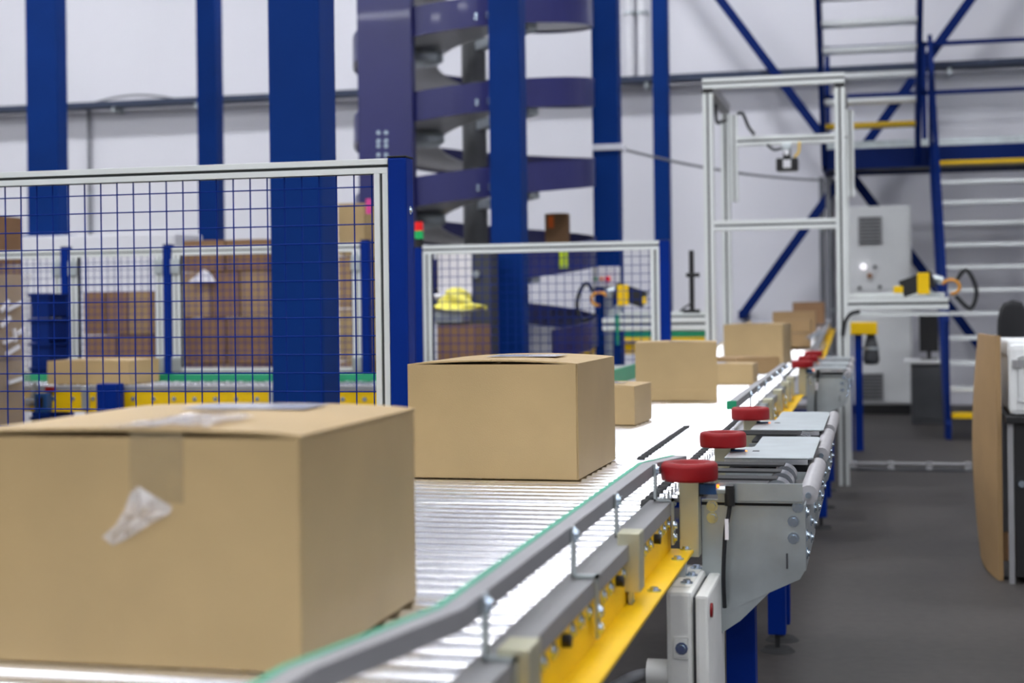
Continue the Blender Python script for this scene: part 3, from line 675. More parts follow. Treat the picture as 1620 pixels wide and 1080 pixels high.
MB().prism([(ex1+0.0305, 2.85, 0.40), (ex1+0.0305, 2.89, 0.40), (ex1+0.0305, 2.87, 0.44)], (0.0006, 0, 0)).build('warning_sticker', 'yellow', dr)
lug = MB().box((ex1-0.036, ey0-0.003, 0.545), (ex1-0.008, ey0+0.001, 0.585), 0.004).build('mounting_lug', 'enclosure', t)
piece('bolt', BOLT_Y, lug, (ex1-0.02, ey0-0.003, 0.565))
gl = MB().cyl((ex0-0.0+0.004, 2.80, 0.51), (ex0-0.04, 2.80, 0.51), 0.026, n=18).build('cable_gland', 'enclosure', t)
MB().tube([(ex0-0.03, 2.80, 0.51), (ex0-0.07, 2.77, 0.505), (ex0-0.12, 2.70, 0.48), (ex0-0.16, 2.6, 0.44), (ex0-0.16, 2.45, 0.38)], 0.011).build('cable', 'cable_grey', gl)
MB().box((ex0-0.005, 2.9, 0.66), (ex0+0.02, 2.93, 0.712)).build('hanger', 'zinc', t)

# ------------------------------------------------------------------ cartons on the main conveyor
RT_ = 0.8005
b1 = simple_carton((-0.606-0.21, 1.545+0.212, RT_), 0.42, 0.424, 0.258, 'large blurred carton with clear tape, nearest to the camera', gap=0.005, lab=(0.02, 0.12, 0.17, 0.09), tape=True, lift=0.004)
W, Dp, Hh = 0.42, 0.424, 0.258
tx0 = pY(205, 690, 1.545).x + 0.816; tx1 = pY(290, 690, 1.545).x + 0.816
MB().box((tx0, -Dp/2-0.0012, Hh-0.075), (tx1, -Dp/2-0.0004, Hh+0.004)).build('front_tape', 'tape', b1, 'clear tape folded down the front', local=True)
# crumpled free end of the tape
m = MB(); pc = [(222, 768), (248, 785), (276, 800), (270, 812), (240, 828), (205, 850), (180, 862), (165, 848), (185, 830), (200, 805), (208, 780)]
pp = [pY(x, y, 1.545) for x, y in pc]; cen = sum(pp, Vector())/len(pp)
loc = b1.location
ring2 = [cen.lerp(q, 0.55) for q in pp]
vs_ = [q - loc + Vector((0, -0.003-0.004*random.random(), 0)) for q in pp] + [q - loc + Vector((0, -0.003-0.012*(i % 2), 0)) for i, q in enumerate(ring2)] + [cen - loc + Vector((0, -0.004, 0))]
n = len(pp); fs = [(i, (i+1) % n, n+(i+1) % n, n+i) for i in range(n)] + [(n+i, n+(i+1) % n, 2*n) for i in range(n)]
m.add(vs_, fs).build('crumpled_tape_end', 'tape_crumple', b1, 'shiny crumpled loose end of clear tape', local=True)
# wrinkled tape on lid
m = MB(); nx, ny = 10, 5; vs_ = []
for j in range(ny+1):
    for i in range(nx+1):
        vs_.append((tx0-0.005 + (tx1-tx0+0.03)*i/nx, -Dp/2+0.003+0.15*j/ny, Hh+0.0095+0.004*random.random()))
m.add(vs_, [(j*(nx+1)+i, j*(nx+1)+i+1, (j+1)*(nx+1)+i+1, (j+1)*(nx+1)+i) for j in range(ny) for i in range(nx)]).build('wrinkled_tape', 'tape_crumple', b1, 'wrinkled shiny tape on the lid', local=True)
simple_carton((-0.641-0.2, 3.345+0.225, RT_), 0.40, 0.45, 0.263, 'sharp medium carton with bowed lid, second from the camera', gap=0.009, lab=(0.03, 0.0, 0.17, 0.12), rz=-0.02, tape=False, joint=0.003)
simple_carton((-0.75-0.13+0.01, 4.86+0.125, RT_), 0.26, 0.25, 0.127, 'small carton partly hidden behind the right side of the sharp carton', gap=0.004, lab=(0.03, 0.0, 0.08, 0.06), rz=-0.08)
b4 = simple_carton((-0.76-0.02, 6.05+0.13, RT_), 0.325, 0.25, 0.234, 'plain upright carton with a folded lower edge, beyond the small carton', gap=0.003, rz=0.10)
MB().box((-0.162, -0.1285, 0.0), (0.158, -0.1252, 0.044), 0.001).build('lower_flap', 'cardboard', b4, local=True)
simple_carton((-0.552-0.15, 7.26+0.12, RT_), 0.30, 0.22, 0.095, 'low flat carton with white top label, beside the guard rail', gap=0.003, lab=(-0.05, 0, 0.12, 0.1), rz=-0.03)
simple_carton((-0.70, 8.45, RT_), 0.30, 0.26, 0.085, 'low carton turned sideways behind the flat labelled carton', gap=0.003, rz=0.75, m='cardboard_old')
simple_carton((-0.536-0.185, 9.69+0.2, RT_), 0.375, 0.4, 0.245, 'big carton standing under the aluminium portal frame', gap=0.004, rz=-0.08)
zi = lambda y: RT_ + 0.004 + 0.045*(y-10.38)
simple_carton((-0.56, 11.35, zi(11.35)+0.004), 0.24, 0.22, 0.10, 'lower box of the small pair behind the portal', gap=0.002, m='cardboard_old', lab=(0, 0, 0.18, 0.2), tape=False)
simple_carton((-0.55, 11.35, zi(11.35)+0.112), 0.22, 0.22, 0.09, 'upper box of the small pair behind the portal', gap=0.002, m='cardboard_old')
simple_carton((-0.62, 12.6, zi(12.6)+0.006), 0.34, 0.26, 0.19, 'wide carton far down the conveyor, behind the small pair', gap=0.002, m='cardboard_old')
simple_carton((-0.56, 14.0, zi(14.0)+0.006), 0.28, 0.24, 0.20, 'last dark carton at the far end of the conveyor', gap=0.002, m='cardboard_dark')

# ------------------------------------------------------------------ aluminium scanner portal
t = thing('scanner_portal', 'white aluminium portal frame straddling the conveyor', 'portal frame', (-0.62, 10.3, 0))
Yp = 9.95; S = 0.066
def prof_v(x, y, z0, z1, nm='post', s=S):
    o = MB().box((x-s/2, y, z0), (x-s*0.1, y+s, z1), 0.002).box((x+s*0.1, y, z0), (x+s/2, y+s, z1), 0.002).build(nm, 'aluminium', t)
    MB().box((x-s*0.3, y+s*0.15, z0), (x+s*0.3, y+s*0.9, z1)).build('groove', 'groove', o); return o
def prof_h(xa, xb, y, z, nm='beam', s=S):
    o = MB().box((xa, y, z), (xb, y+s, z+s*0.4), 0.002).box((xa, y, z+s*0.6), (xb, y+s, z+s), 0.002).build(nm, 'aluminium', t)
    MB().box((xa+0.001, y+s*0.15, z+s*0.3), (xb-0.001, y+s*0.9, z+s*0.7)).build('groove', 'groove', o); return o
xl = pY(1121, 300, Yp).x; xr = pY(1330, 300, Yp).x; ztp = pY(1121, 124, Yp).z
prof_v(xl, Yp, 0, ztp-S-0.03); prof_v(xr, Yp, 0, ztp-S-0.03)
for x in (xl, xr):
    MB().box((x-S/2, Yp, ztp-S-0.03), (x+S/2, Yp+S, ztp-S)).build('joint_block', 'black', t)
prof_h(xl-S/2, xr+S/2, Yp, ztp-S, 'top_beam')
prof_h(xl+S/2, xr-S/2, Yp, pY(1220, 363, Yp).z, 'cross_beam')
Yq = 11.15
prof_v(xl, Yq, 0, ztp-S-0.02); prof_v(xr, Yq, 0, ztp-S-0.02)
for x in (xl, xr):
    MB().box((x-S/2, Yp+S, ztp-S-0.01), (x+S/2, Yq+S, ztp-0.02)).build('depth_beam', 'duct_grey', t)
zx = pY(1240, 228, Yq-0.08).z
prof_v(xl+0.07, Yq-0.07, pY(1150, 320, Yq).z, ztp-S-0.04, 'drop_post', 0.05); prof_v(xr+0.05, Yq-0.07, pY(1340, 312, Yq).z, ztp-S-0.04, 'drop_post', 0.05)
prof_h(xl+0.09, xr+0.03, Yq-0.08, zx, 'cross_beam')
xar = pY(1501, 480, Yp).x
prof_h(xr+S/2, xar, Yp, pY(1420, 489.5, Yp).z, 'side_arm', 0.075); prof_h(xr+S/2, xar, Yp+0.5, pY(1420, 480, Yp+0.5).z, 'side_arm', 0.07)
MB().box((xr+S/2, Yp+0.02, pY(1420, 500, Yp).z), (xar, Yp+0.5, pY(1420, 495, Yp).z)).build('arm_tray', 'aluminium', t)
xal = pY(953, 510, Yp).x
prof_h(xal, xl-S/2, Yp, pY(1030, 522, Yp).z, 'side_arm', 0.08); prof_h(xal, xl-S/2, Yp+0.5, pY(1030, 509, Yp+0.5).z, 'side_arm', 0.07)
MB().box((xal, Yp+0.06, pY(1030, 524, Yp).z), (xl, Yp+0.5, pY(1030, 521, Yp).z)).build('arm_tray', 'aluminium', t)
for x in (xl-0.3, xal+0.1): MB().box((x-0.012, Yp-0.02, pY(1030, 545, Yp).z), (x+0.012, Yp, pY(1030, 497, Yp).z)).build('clamp', 'green', t)
# cables on the portal
a = pY(1166, 180, Yq-0.2); b = pY(1193, 212, Yq-0.09)
MB().tube([a, a+Vector((0.04, 0, 0.0)), a.lerp(b, 0.5)+Vector((0.02, 0, -0.02)), b], 0.012).build('cable', 'cable_black', t)
a = pY(1135, 160, Yp+0.6)
MB().tube([pY(1132, 165, Yp+0.5), pY(1134, 192, Yp+0.6), pY(1140, 193, Yp+0.7), pY(1148, 190, Yp+0.9)], 0.012).build('cable', 'cable_black', t)
MB().tube([pY(1360, 492, Yp-0.01), pY(1345, 497, Yp-0.02), pY(1336, 512, Yp-0.02), pY(1333, 530, Yp-0.01)], 0.012).build('cable', 'cable_black', t)
# hanging scanner
p = pY(1245, 260, Yq-0.1)
sc = thing('hanging_scanner', 'black barcode scanner hanging from the portal cross beam', 'scanner', (p.x, Yq-0.1, zx-0.02))
zt_ = zx
a = pY(1228, 251, Yq-0.1); b = pY(1263, 270, Yq-0.1)
MB().box((a.x, Yq-0.15, b.z), (b.x, Yq-0.02, a.z), 0.012).build('head', 'black', sc)
MB().box((p.x-0.025, Yq-0.152, b.z+0.02), (p.x+0.03, Yq-0.148, a.z-0.015)).build('sticker', 'white_plastic', sc)
MB().cyl((p.x, Yq-0.08, a.z), (p.x, Yq-0.08, a.z+0.08), 0.028, n=14).build('joint', 'black', sc)
MB().box((p.x-0.035, Yq-0.12, a.z+0.06), (p.x+0.035, Yq-0.04, zt_), 0.006).build('mount', 'zinc', sc)
MB().cyl((p.x, Yq-0.11, a.z+0.04), (p.x, Yq-0.14, a.z+0.04), 0.02, n=12).build('knob', 'white_plastic', sc)
MB().tube([(p.x+0.09, Yq-0.1, zt_+0.01), (p.x+0.085, Yq-0.11, zt_-0.06), (p.x+0.06, Yq-0.12, a.z+0.01), (p.x+0.055, Yq-0.1, a.z-0.01)], 0.008).build('cable', 'yellow', sc)
MB().tube([(p.x-0.14, Yq-0.1, zt_), (p.x-0.09, Yq-0.11, zt_-0.04), (p.x-0.03, Yq-0.1, zt_-0.03)], 0.01).build('cable', 'cable_black', sc)
def side_scanner(p, label, flip, zarm):
    t = thing('side_scanner', label, 'scanner', (p.x, p.y, zarm))
    f = flip
    h = MB().beam((p.x-f*0.14, p.y, p.z-0.02), (p.x+f*0.06, p.y, p.z+0.05), 0.09, 0.11).build('head', 'black', t)
    MB().box((p.x-0.04, p.y-0.06, p.z-0.055), (p.x+0.035, p.y-0.044, p.z+0.085), 0.004).build('yellow_label', 'yellow', t, 'yellow warning label')
    MB().box((p.x-f*0.17-0.02, p.y-0.05, p.z-0.045), (p.x-f*0.13, p.y+0.03, p.z+0.0), 0.004).build('window', 'yellow', t)
    MB().cyl((p.x+f*0.06, p.y, p.z+0.05), (p.x+f*0.12, p.y, p.z+0.03), 0.028, n=12).build('connector', 'zinc', t)
    MB().beam((p.x+f*0.02, p.y, p.z-0.05), (p.x+f*0.10, p.y, zarm), 0.05, 0.05).build('bracket', 'zinc', t)
    c = [(p.x+f*(0.17+0.055*math.sin(a)), p.y-0.02, p.z-0.01+0.045*math.cos(a)) for a in [i*PI/8 for i in range(-3, 9)]]
    MB().tube(c, 0.011).build('ribbon_cable', 'ribbon', t)
    c = [(p.x+f*0.26, p.y, p.z+0.10), (p.x+f*0.31, p.y, p.z+0.04), (p.x+f*0.33, p.y, p.z-0.06), (p.x+f*0.29, p.y, p.z-0.15), (p.x+f*0.2, p.y, zarm+0.012)]
    MB().tube([(p.x+f*0.2, p.y, p.z+0.02)] + c, 0.014).build('cable', 'cable_black', t)
side_scanner(pY(1461, 452, Yp+0.3), 'yellow and black scanner standing on the right arm of the portal', 1, pY(1461, 472, Yp+0.3).z)
side_scanner(pY(988, 470, Yp+0.3), 'yellow and black scanner on the left arm, seen through the mesh', -1, pY(988, 500, Yp+0.3).z)
p0 = pY(1095, 492, Yp+0.3); p1 = pY(1095, 396, Yp+0.3)
t = thing('camera_pole', 'short black pole with clamp on the left arm of the portal', 'pole', tuple(p0))
MB().box((p0.x-0.016, p0.y-0.016, p0.z), (p0.x+0.016, p0.y+0.016, p1.z), 0.003).build('pole', 'black', t)
zc_ = pY(1095, 435, Yp+0.3).z
MB().cyl((p0.x-0.035, p0.y-0.02, zc_), (p0.x+0.055, p0.y-0.02, zc_), 0.014, n=12).build('clamp', 'black', t)
MB().box((p0.x-0.06, p0.y-0.04, p0.z-0.012), (p0.x+0.05, p0.y+0.04, p0.z+0.012), 0.003).build('base', 'black', t)
MB().tube([(p0.x+0.01, p0.y-0.02, p0.z+0.06), (p0.x-0.04, p0.y-0.03, p0.z+0.03), (p0.x-0.08, p0.y-0.03, p0.z)], 0.006).build('cable', 'cable_black', t)
# white control box with buttons in front of the third column
a = pY(937, 422, 12.2); b = pY(978, 453, 12.2)
t = thing('button_box', 'white control box with red and green buttons on a post behind the mesh', 'control box', ((a.x+b.x)/2, 12.25, 0))
MB().box((a.x, 12.2, b.z), (b.x, 12.32, a.z), 0.006).build('case', 'white_plastic', t)
MB().box(((a.x+b.x)/2-0.03, 12.32, 0), ((a.x+b.x)/2+0.03, 12.36, a.z)).build('post', 'zinc', t)
for (px, m_) in ((943, 'green'), (952, 'orange'), (962, 'signal_red')):
    p = pY(px, 441, 12.2); MB().cyl((p.x, 12.2, p.z), (p.x, 12.17, p.z), 0.022 if m_ == 'signal_red' else 0.014, n=14).build('button', m_, t)

# yellow junction stand right of the portal
a = pY(1345, 510, 12.2); b = pY(1388, 529, 12.2)
t = thing('junction_stand', 'yellow junction box on dark blue legs behind the portal post', 'junction box', ((a.x+b.x)/2, 12.3, 0))
MB().box((a.x, 12.2, b.z), (b.x, 12.4, a.z), 0.01).build('box', 'yellow', t)
for px in (1343, 1358): x = pY(px, 560, 12.25).x; MB().box((x-0.03, 12.25, 0), (x+0.03, 12.31, b.z), 0.003).build('leg', 'blue', t)
x = pY(1378, 550, 12.25).x
MB().lathe((x, 12.28, 0), [(0.0, b.z), (0.03, b.z), (0.05, b.z-0.08), (0.065, b.z-0.2), (0.05, b.z-0.235), (0.0, b.z-0.24)], 20).build('hanging_motor', 'dark_grey', t)
MB().cyl((x, 12.28, b.z-0.12), (x, 12.28, b.z-0.10), 0.066, n=20).build('band', 'zinc', t)

# ------------------------------------------------------------------ right side: cardboard sheet, table, printer
t0 = pZ(1580, 918, 0)
sx_ = t0.x
t = thing('cardboard_sheet', 'big curved cardboard sheet standing on edge beside the printer table', 'cardboard sheet', (sx_, t0.y+0.2, 0))
yn, yf_ = t0.y, t0.y+0.42; hz = 1.035
nn = 12; prof = []
def edge(yy):
    u = (yy-yn)/(yf_-yn)
    return 0.03*max(0, u)**1.6
mb = MB(); vs_ = []; th = 0.02
for i in range(nn+1):
    u = i/nn; y = yn + (yf_-yn)*u
    for j in range(nn+1):
        v = j/nn; z = edge(y)*(1-v) + hz*v
        bow = -0.030*math.sin(PI*v)*u - 0.045*u - 0.012*math.sin(PI*u)
        vs_.append((sx_ + bow, y, z))
k = len(vs_)
vs_ += [(x+th, y, z) for x, y, z in vs_]
idx = lambda i, j: i*(nn+1)+j
fs = []
for i in range(nn):
    for j in range(nn):
        fs += [(idx(i,j), idx(i+1,j), idx(i+1,j+1), idx(i,j+1)), (k+idx(i,j), k+idx(i,j+1), k+idx(i+1,j+1), k+idx(i+1,j))]
for i in range(nn):
    fs += [(idx(i,0), k+idx(i,0), k+idx(i+1,0), idx(i+1,0)), (idx(i,nn), idx(i+1,nn), k+idx(i+1,nn), k+idx(i,nn))]
    fs += [(idx(0,i), idx(0,i+1), k+idx(0,i+1), k+idx(0,i)), (idx(nn,i), k+idx(nn,i), k+idx(nn,i+1), idx(nn,i+1))]
mb.add(vs_, fs).build('sheet', 'cardboard_old', t)
MB().box((sx_-0.0, yn+0.03, 0.0), (sx_+0.05, yn+0.12, 0.012)).build('support_foot', 'black', t)
MB().box((sx_+0.02, yn+0.02, 0.08), (sx_+0.065, yn+0.06, 0.2), 0.004).build('corner_guard', 'cardboard_dark', t)
# table
tx0_, tx1_, ty0, ty1, tz = sx_+0.03, sx_+0.95, 6.62, 7.6, 0.70
t = thing('black_table', 'black work table under the light grey printer', 'table', ((tx0_+tx1_)/2, 7.1, 0))
MB().box((tx0_, ty0, tz-0.03), (tx1_, ty1, tz), 0.004).build('table_top', 'black', t)
for x in (tx0_+0.008, tx1_-0.05):
    for y in (ty0+0.02, ty1-0.06): MB().box((x, y, 0), (x+0.022, y+0.022, tz-0.03)).build('leg', 'duct_grey', t)
MB().box((tx0_+0.036, ty0+0.02, 0.03), (tx1_-0.06, ty1-0.06, tz-0.031)).build('cupboard', 'black', t)
MB().cyl((tx0_+0.06, ty0+0.02, 0.42), (tx0_+0.06, ty0-0.002, 0.42), 0.014, n=12).build('knob', 'bolt', t)
# printer
px0 = tx0_+0.02
t = thing('label_printer', 'light grey printer standing on the black table at the right edge', 'printer', (px0+0.3, 6.95, tz))
MB().box((px0, 6.66, tz+0.002), (px0+0.6, 7.25, tz+0.30), 0.025).build('housing', 'cabinet_grey', t)
MB().box((px0-0.004, 6.7, tz+0.24), (px0+0.3, 7.2, tz+0.315), 0.012).build('lid', 'cabinet_grey', t)
MB().box((px0+0.03, 6.652, tz+0.06), (px0+0.5, 6.665, tz+0.25), 0.02).build('front_panel', 'cabinet_grey', t)
MB().box((px0+0.01, 6.648, tz+0.20), (px0+0.10, 6.664, tz+0.235), 0.003).build('paper_slot', 'duct_grey', t)
MB().box((px0+0.12, 6.75, tz+0.32), (px0+0.45, 7.1, tz+0.40), 0.004).build('paper_stack', 'paper', t)
# office chair back
a = pY(1576, 474, 8.4); b = pY(1612, 530, 8.4)
t = thing('office_chair', 'dark office chair back rising behind the printer', 'chair', ((a.x+b.x)/2, 8.6, 0))
xm = (a.x+b.x)/2
MB().lathe((0,0,0), [(0.0, -1.0), (0.7, -0.98), (0.93, -0.8), (1.0, 0.0), (0.9, 0.7), (0.6, 0.95), (0.0, 1.0)], 20)
bk = MB(); nn2 = 16; vs_ = []
for i in range(nn2):
    a_ = 2*PI*i/nn2; cx_ = math.copysign(abs(math.cos(a_))**0.6, math.cos(a_)); cz_ = math.copysign(abs(math.sin(a_))**0.6, math.sin(a_))
    for yy, s_ in ((8.4, 0.86), (8.42, 1.0), (8.46, 1.0), (8.48, 0.86)): vs_.append((xm+0.03+0.10*cx_*s_, yy+0.25*cx_*s_, 0.95+0.23*cz_*s_))
fs = [(4*i+k_, 4*((i+1) % nn2)+k_, 4*((i+1) % nn2)+k_+1, 4*i+k_+1) for i in range(nn2) for k_ in range(3)] + [[4*i for i in range(nn2)], [4*i+3 for i in range(nn2-1, -1, -1)]]
bk.add(vs_, fs, True).build('backrest', 'rubber', t)
MB().box((xm-0.07, 8.5, 0.43), (xm+0.39, 8.95, 0.5), 0.03).build('seat', 'dark_grey', t)
MB().beam((xm+0.16, 8.5, 0.45), (xm+0.16, 8.47, 0.8), 0.06, 0.02).build('back_support', 'black', t)
MB().cyl((xm+0.16, 8.72, 0.08), (xm+0.16, 8.72, 0.45), 0.03, n=12).build('gas_lift', 'black', t)
for i in range(5):
    a_ = 2*PI*i/5+0.3; e = Vector((xm+0.16+0.28*math.cos(a_), 8.72+0.28*math.sin(a_), 0.07))
    lg = MB().beam((xm+0.16, 8.72, 0.1), e, 0.04, 0.03).build('base_leg', 'black', t)
    MB().cyl(e+Vector((-0.02, 0, -0.04)), e+Vector((0.02, 0, -0.04)), 0.03, n=12).build('castor', 'black', lg)

# ------------------------------------------------------------------ cross conveyor at left
zy0 = 6.9
cx0, cx1 = -6.2, -1.75
t = thing('cross_conveyor', 'cross conveyor with yellow side and green guide behind the near fence', 'conveyor', ((cx0+cx1)/2, 7.3, 0))
ytp, ybt = pY(300, 618, zy0).z, pY(300, 652, zy0).z
MB().box((cx0, zy0, ybt), (cx1, zy0+0.006, ytp)).build('side_frame', 'yellow', t)
MB().box((cx0, zy0-0.004, ytp), (cx1, zy0+0.05, ytp+0.025), 0.003).build('cable_duct', 'duct_grey', t)
MB().box((cx0, zy0+0.75, ybt), (cx1, zy0+0.756, ytp)).build('side_frame', 'yellow', t)
CR = MB().cyl((0, zy0+0.02, 0), (0, zy0+0.74, 0), 0.025, n=14).mesh('roller', material='steel')
for i in range(int((cx1-cx0)/0.075)): piece('roller', CR, t, (cx0+0.05+i*0.075, 0, 0.775))
zg0, zg1 = pY(300, 606, zy0+0.78).z, pY(300, 591, zy0+0.78).z
gz = MB().box((cx0, zy0+0.77, zg0), (cx1+0.3, zy0+0.79, zg1), 0.003).build('green_guide', 'green', t)
for i in range(40):
    x = cx1 - 0.07 - i*0.11
    if x < cx0: break
    piece('bolt', BOLT_Y, t, (x, zy0, (ytp*0.62+ybt*0.38)))
for px in (133, 430):
    a = pY(px, 630, zy0-0.02); MB().box((a.x-0.02, zy0-0.012, ybt+0.01), (a.x+0.02, zy0, ytp+0.02), 0.003).build('bracket', 'zinc', t)
for px in (168, 470):
    a = pY(px, 607, zy0-0.1); b = pY(px+18, 607, zy0-0.1); w_ = 0.055
    lg = MB().box((a.x-w_, zy0-0.1, 0.0), (a.x+w_, zy0-0.02, a.z), 0.005).build('leg', 'blue', t)
    MB().box((a.x-w_-0.03, zy0-0.13, 0), (a.x+w_+0.03, zy0+0.01, 0.01)).build('foot_plate', 'blue', lg)
for x in (cx0+0.3, cx1-0.1): MB().box((x-0.03, zy0+0.70, 0), (x+0.03, zy0+0.748, ybt+0.02)).build('leg', 'blue', t)
p = pY(64, 636, zy0-0.05)
t = thing('blue_photo_sensor', 'small blue photo sensor with bracket on the cross conveyor edge', 'sensor', (p.x, zy0-0.03, p.z-0.05))
MB().box((p.x-0.03, zy0-0.06, p.z-0.05), (p.x+0.04, zy0-0.005, p.z+0.045), 0.005).build('case', 'sensor_blue', t)
MB().box((p.x-0.012, zy0-0.064, p.z-0.025), (p.x+0.022, zy0-0.058, p.z+0.025)).build('lens', 'black', t)
MB().beam((p.x-0.06, zy0-0.03, p.z+0.01), (p.x-0.035, zy0-0.03, p.z+0.1), 0.018, 0.018).build('bracket', 'zinc', t)
MB().cyl((p.x-0.09, zy0-0.03, p.z), (p.x-0.03, zy0-0.03, p.z), 0.022, n=12).build('nut', 'bolt', t)
pm = pY(75, 616, zy0-0.03); MB().box((pm.x-0.02, zy0-0.02, pm.z-0.012), (pm.x+0.03, zy0-0.004, pm.z+0.012)).build('red_tag', 'red', t)
a = pY(75, 605, 7.25); b = pY(205, 605, 7.25)
simple_carton(((a.x+b.x)/2, 7.42, 0.8005), b.x-a.x, 0.34, 0.125, 'flat carton lying on the cross conveyor behind the near fence', gap=0.004)
# film wrapped stack at the left edge
a = pY(40, 425, 6.78); hs = pY(20, 425, 6.1).z
t = thing('wooden_pallet', 'wooden pallet under the film wrapped stack at the left edge', 'pallet', (a.x-0.4, 6.4, 0))
for y in (6.12, 6.4, 6.66): MB().box((a.x-0.8, y, 0), (a.x, y+0.1, 0.1)).build('bearer', 'brown_wood', t)
for i in range(6): MB().box((a.x-0.8+i*0.138, 6.1, 0.1), (a.x-0.8+i*0.138+0.11, 6.78, 0.12)).build('deck_board', 'brown_wood', t)
nl = 3; hh = (hs-0.125)/nl; wn = ('bottom', 'middle', 'top')
for i in range(nl):
    simple_carton((a.x-0.4, 6.44, 0.122+i*hh), 0.78, 0.64, hh-0.008, '%s carton of the film wrapped stack at the left edge' % wn[i], 'cartons in the film wrapped stack', m='cardboard_old', gap=0.002, tape=False)
m = MB(); vs_ = []; nx, nz = 30, 26
per = [(-0.8, 6.105), (0.0, 6.105), (0.0, 6.775), (-0.8, 6.775)]
def perp(u):
    u *= 4; i = int(u) % 4; f = u-int(u); p_, q_ = per[i], per[(i+1) % 4]; return p_[0]+(q_[0]-p_[0])*f, p_[1]+(q_[1]-p_[1])*f
for j in range(nz+1):
    for i in range(nx*4):
        x, y = perp(i/(nx*4)); r_ = 0.010*abs(math.sin(i*0.9+j*0.75)) + 0.006*random.random()
        vs_.append((a.x + x + (0.008+r_ if x > -0.4 else -0.008-r_), y + (0.008+r_ if y > 6.44 else -0.008-r_), 0.15+(hs-0.16)*j/nz))
N4 = nx*4
m.add(vs_, [(j*N4+i, j*N4+(i+1) % N4, (j+1)*N4+(i+1) % N4, (j+1)*N4+i) for j in range(nz) for i in range(N4)], True)
sf = tag(m.build('stretch_film', 'wrap'), 'shiny clear stretch film wrapped round the carton stack at the left edge', 'film')
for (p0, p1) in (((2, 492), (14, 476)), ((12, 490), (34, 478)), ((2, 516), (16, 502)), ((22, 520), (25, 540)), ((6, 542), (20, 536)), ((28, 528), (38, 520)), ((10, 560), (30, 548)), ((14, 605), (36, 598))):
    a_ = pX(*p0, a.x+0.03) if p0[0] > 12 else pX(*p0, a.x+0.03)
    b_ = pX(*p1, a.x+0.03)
    MB().beam(a_, b_, 0.012, 0.018).build('film_highlight', 'film_white', sf)  # white strips painted in as bright specular streaks on the film
# blue crates
a = pY(52, 464, 7.95); b = pY(73, 464, 7.95); a.x += 0.07; n = 9; hc = a.z/n
for i in range(n):
    t = thing('blue_crate', 'dark blue plastic crate, number %d from the top of the stack by the far fence' % (n-i) if False else 'dark blue plastic crate in the %s layer of the stack by the far fence' % ('lowest second third fourth fifth sixth seventh eighth topmost'.split()[i]), 'crate', ((a.x+b.x)/2-0.05, 8.1, i*hc), 'blue crates by the far fence')
    z = i*hc
    MB().box((a.x-0.1, 7.98, z), (b.x, 8.18, z+0.012)).box((a.x-0.1, 7.97, z), (b.x, 7.985, z+hc-0.02)).box((a.x-0.1, 8.17, z), (b.x, 8.185, z+hc-0.02)).box((a.x-0.1, 7.985, z), (a.x-0.085, 8.17, z+hc-0.02)).box((b.x-0.015, 7.985, z), (b.x, 8.17, z+hc-0.02)).build('shell', 'blue_steel', t)
    MB().box((a.x-0.11, 7.96, z+hc-0.02), (b.x+0.01, 7.985, z+hc-0.002)).box((a.x-0.11, 8.17, z+hc-0.02), (b.x+0.01, 8.195, z+hc-0.002)).box((b.x-0.015, 7.985, z+hc-0.02), (b.x+0.01, 8.17, z+hc-0.002)).box((a.x-0.11, 7.985, z+hc-0.02), (a.x-0.085, 8.17, z+hc-0.002)).build('rim', 'blue_steel', t)

# ------------------------------------------------------------------ pallets of cartons behind the far fence
def pallet_stack(pl, pr, ptop, Y, d, ncol, heights, who, mats, gid):
    a = pY(pl, ptop, Y); b = pY(pr, ptop, Y); w = b.x-a.x
    t = thing('wooden_pallet', 'wooden pallet under the %s' % who, 'pallet', ((a.x+b.x)/2, Y+d/2, 0))
    for y in (Y+0.02, Y+d/2-0.05, Y+d-0.12): MB().box((a.x, y, 0), (b.x, y+0.1, 0.1)).build('bearer', 'brown_wood', t)
    nb = max(3, int(w/0.14))
    for i in range(nb): MB().box((a.x+i*w/nb, Y, 0.1), (a.x+(i+0.8)*w/nb, Y+d, 0.12)).build('deck_board', 'brown_wood', t)
    z = 0.122; tot = sum(heights); sc_ = (a.z-0.122)/tot
    for r, h in enumerate(heights):
        h *= sc_; nc = ncol[r % len(ncol)]
        for c in range(nc):
            ww = w/nc
            lay = 'bottom' if r == 0 else ('top' if r == len(heights)-1 else 'layer %d' % (r+1))
            pos = ('only' if nc == 1 else ('left' if c == 0 else ('right' if c == nc-1 else 'middle')))
            simple_carton((a.x+(c+0.5)*ww, Y+d/2, z), ww-0.012, d-0.02, h-0.008, '%s carton of the %s layer in the %s' % (pos, lay if 'layer' not in lay else ('second', 'third', 'fourth', 'fifth')[r-1], who), 'cartons in the ' + who, m=mats[(r*3+c*2) % len(mats)], gap=0.002, tape=False, flap=False)
        z += h
    return a, b
pallet_stack(130, 236, 460, 9.4, 0.7, (2, 3), (1, 1, 1, 1), 'pallet stack behind the narrow fence panel', ('cardboard_dark', 'cardboard_old', 'cardboard_dark'), 'A')
a, b = pallet_stack(287, 424, 379, 9.6, 0.8, (2, 3), (1.2, 1, 1, 1, 0.7), 'tall pallet stack left of the widest column', ('cardboard_dark', 'cardboard_old', 'cardboard_dark', 'cardboard_dark'), 'B')
p = pY(318, 447, 9.5)
m = MB(); pts = [pY(x, y, 9.56) for x, y in ((298, 446), (340, 446), (332, 432), (322, 426), (310, 436))]
tag(m.prism(pts, (0, 0.012, 0)).build('paper_note', 'paper'), 'white crumpled paper on the tall stack left of the widest column', 'paper')
pallet_stack(532, 576, 320, 9.6, 0.7, (1, 2), (1, 1, 1, 1, 1), 'narrow pallet stack right of the widest column', ('cardboard', 'cardboard_old'), 'C')
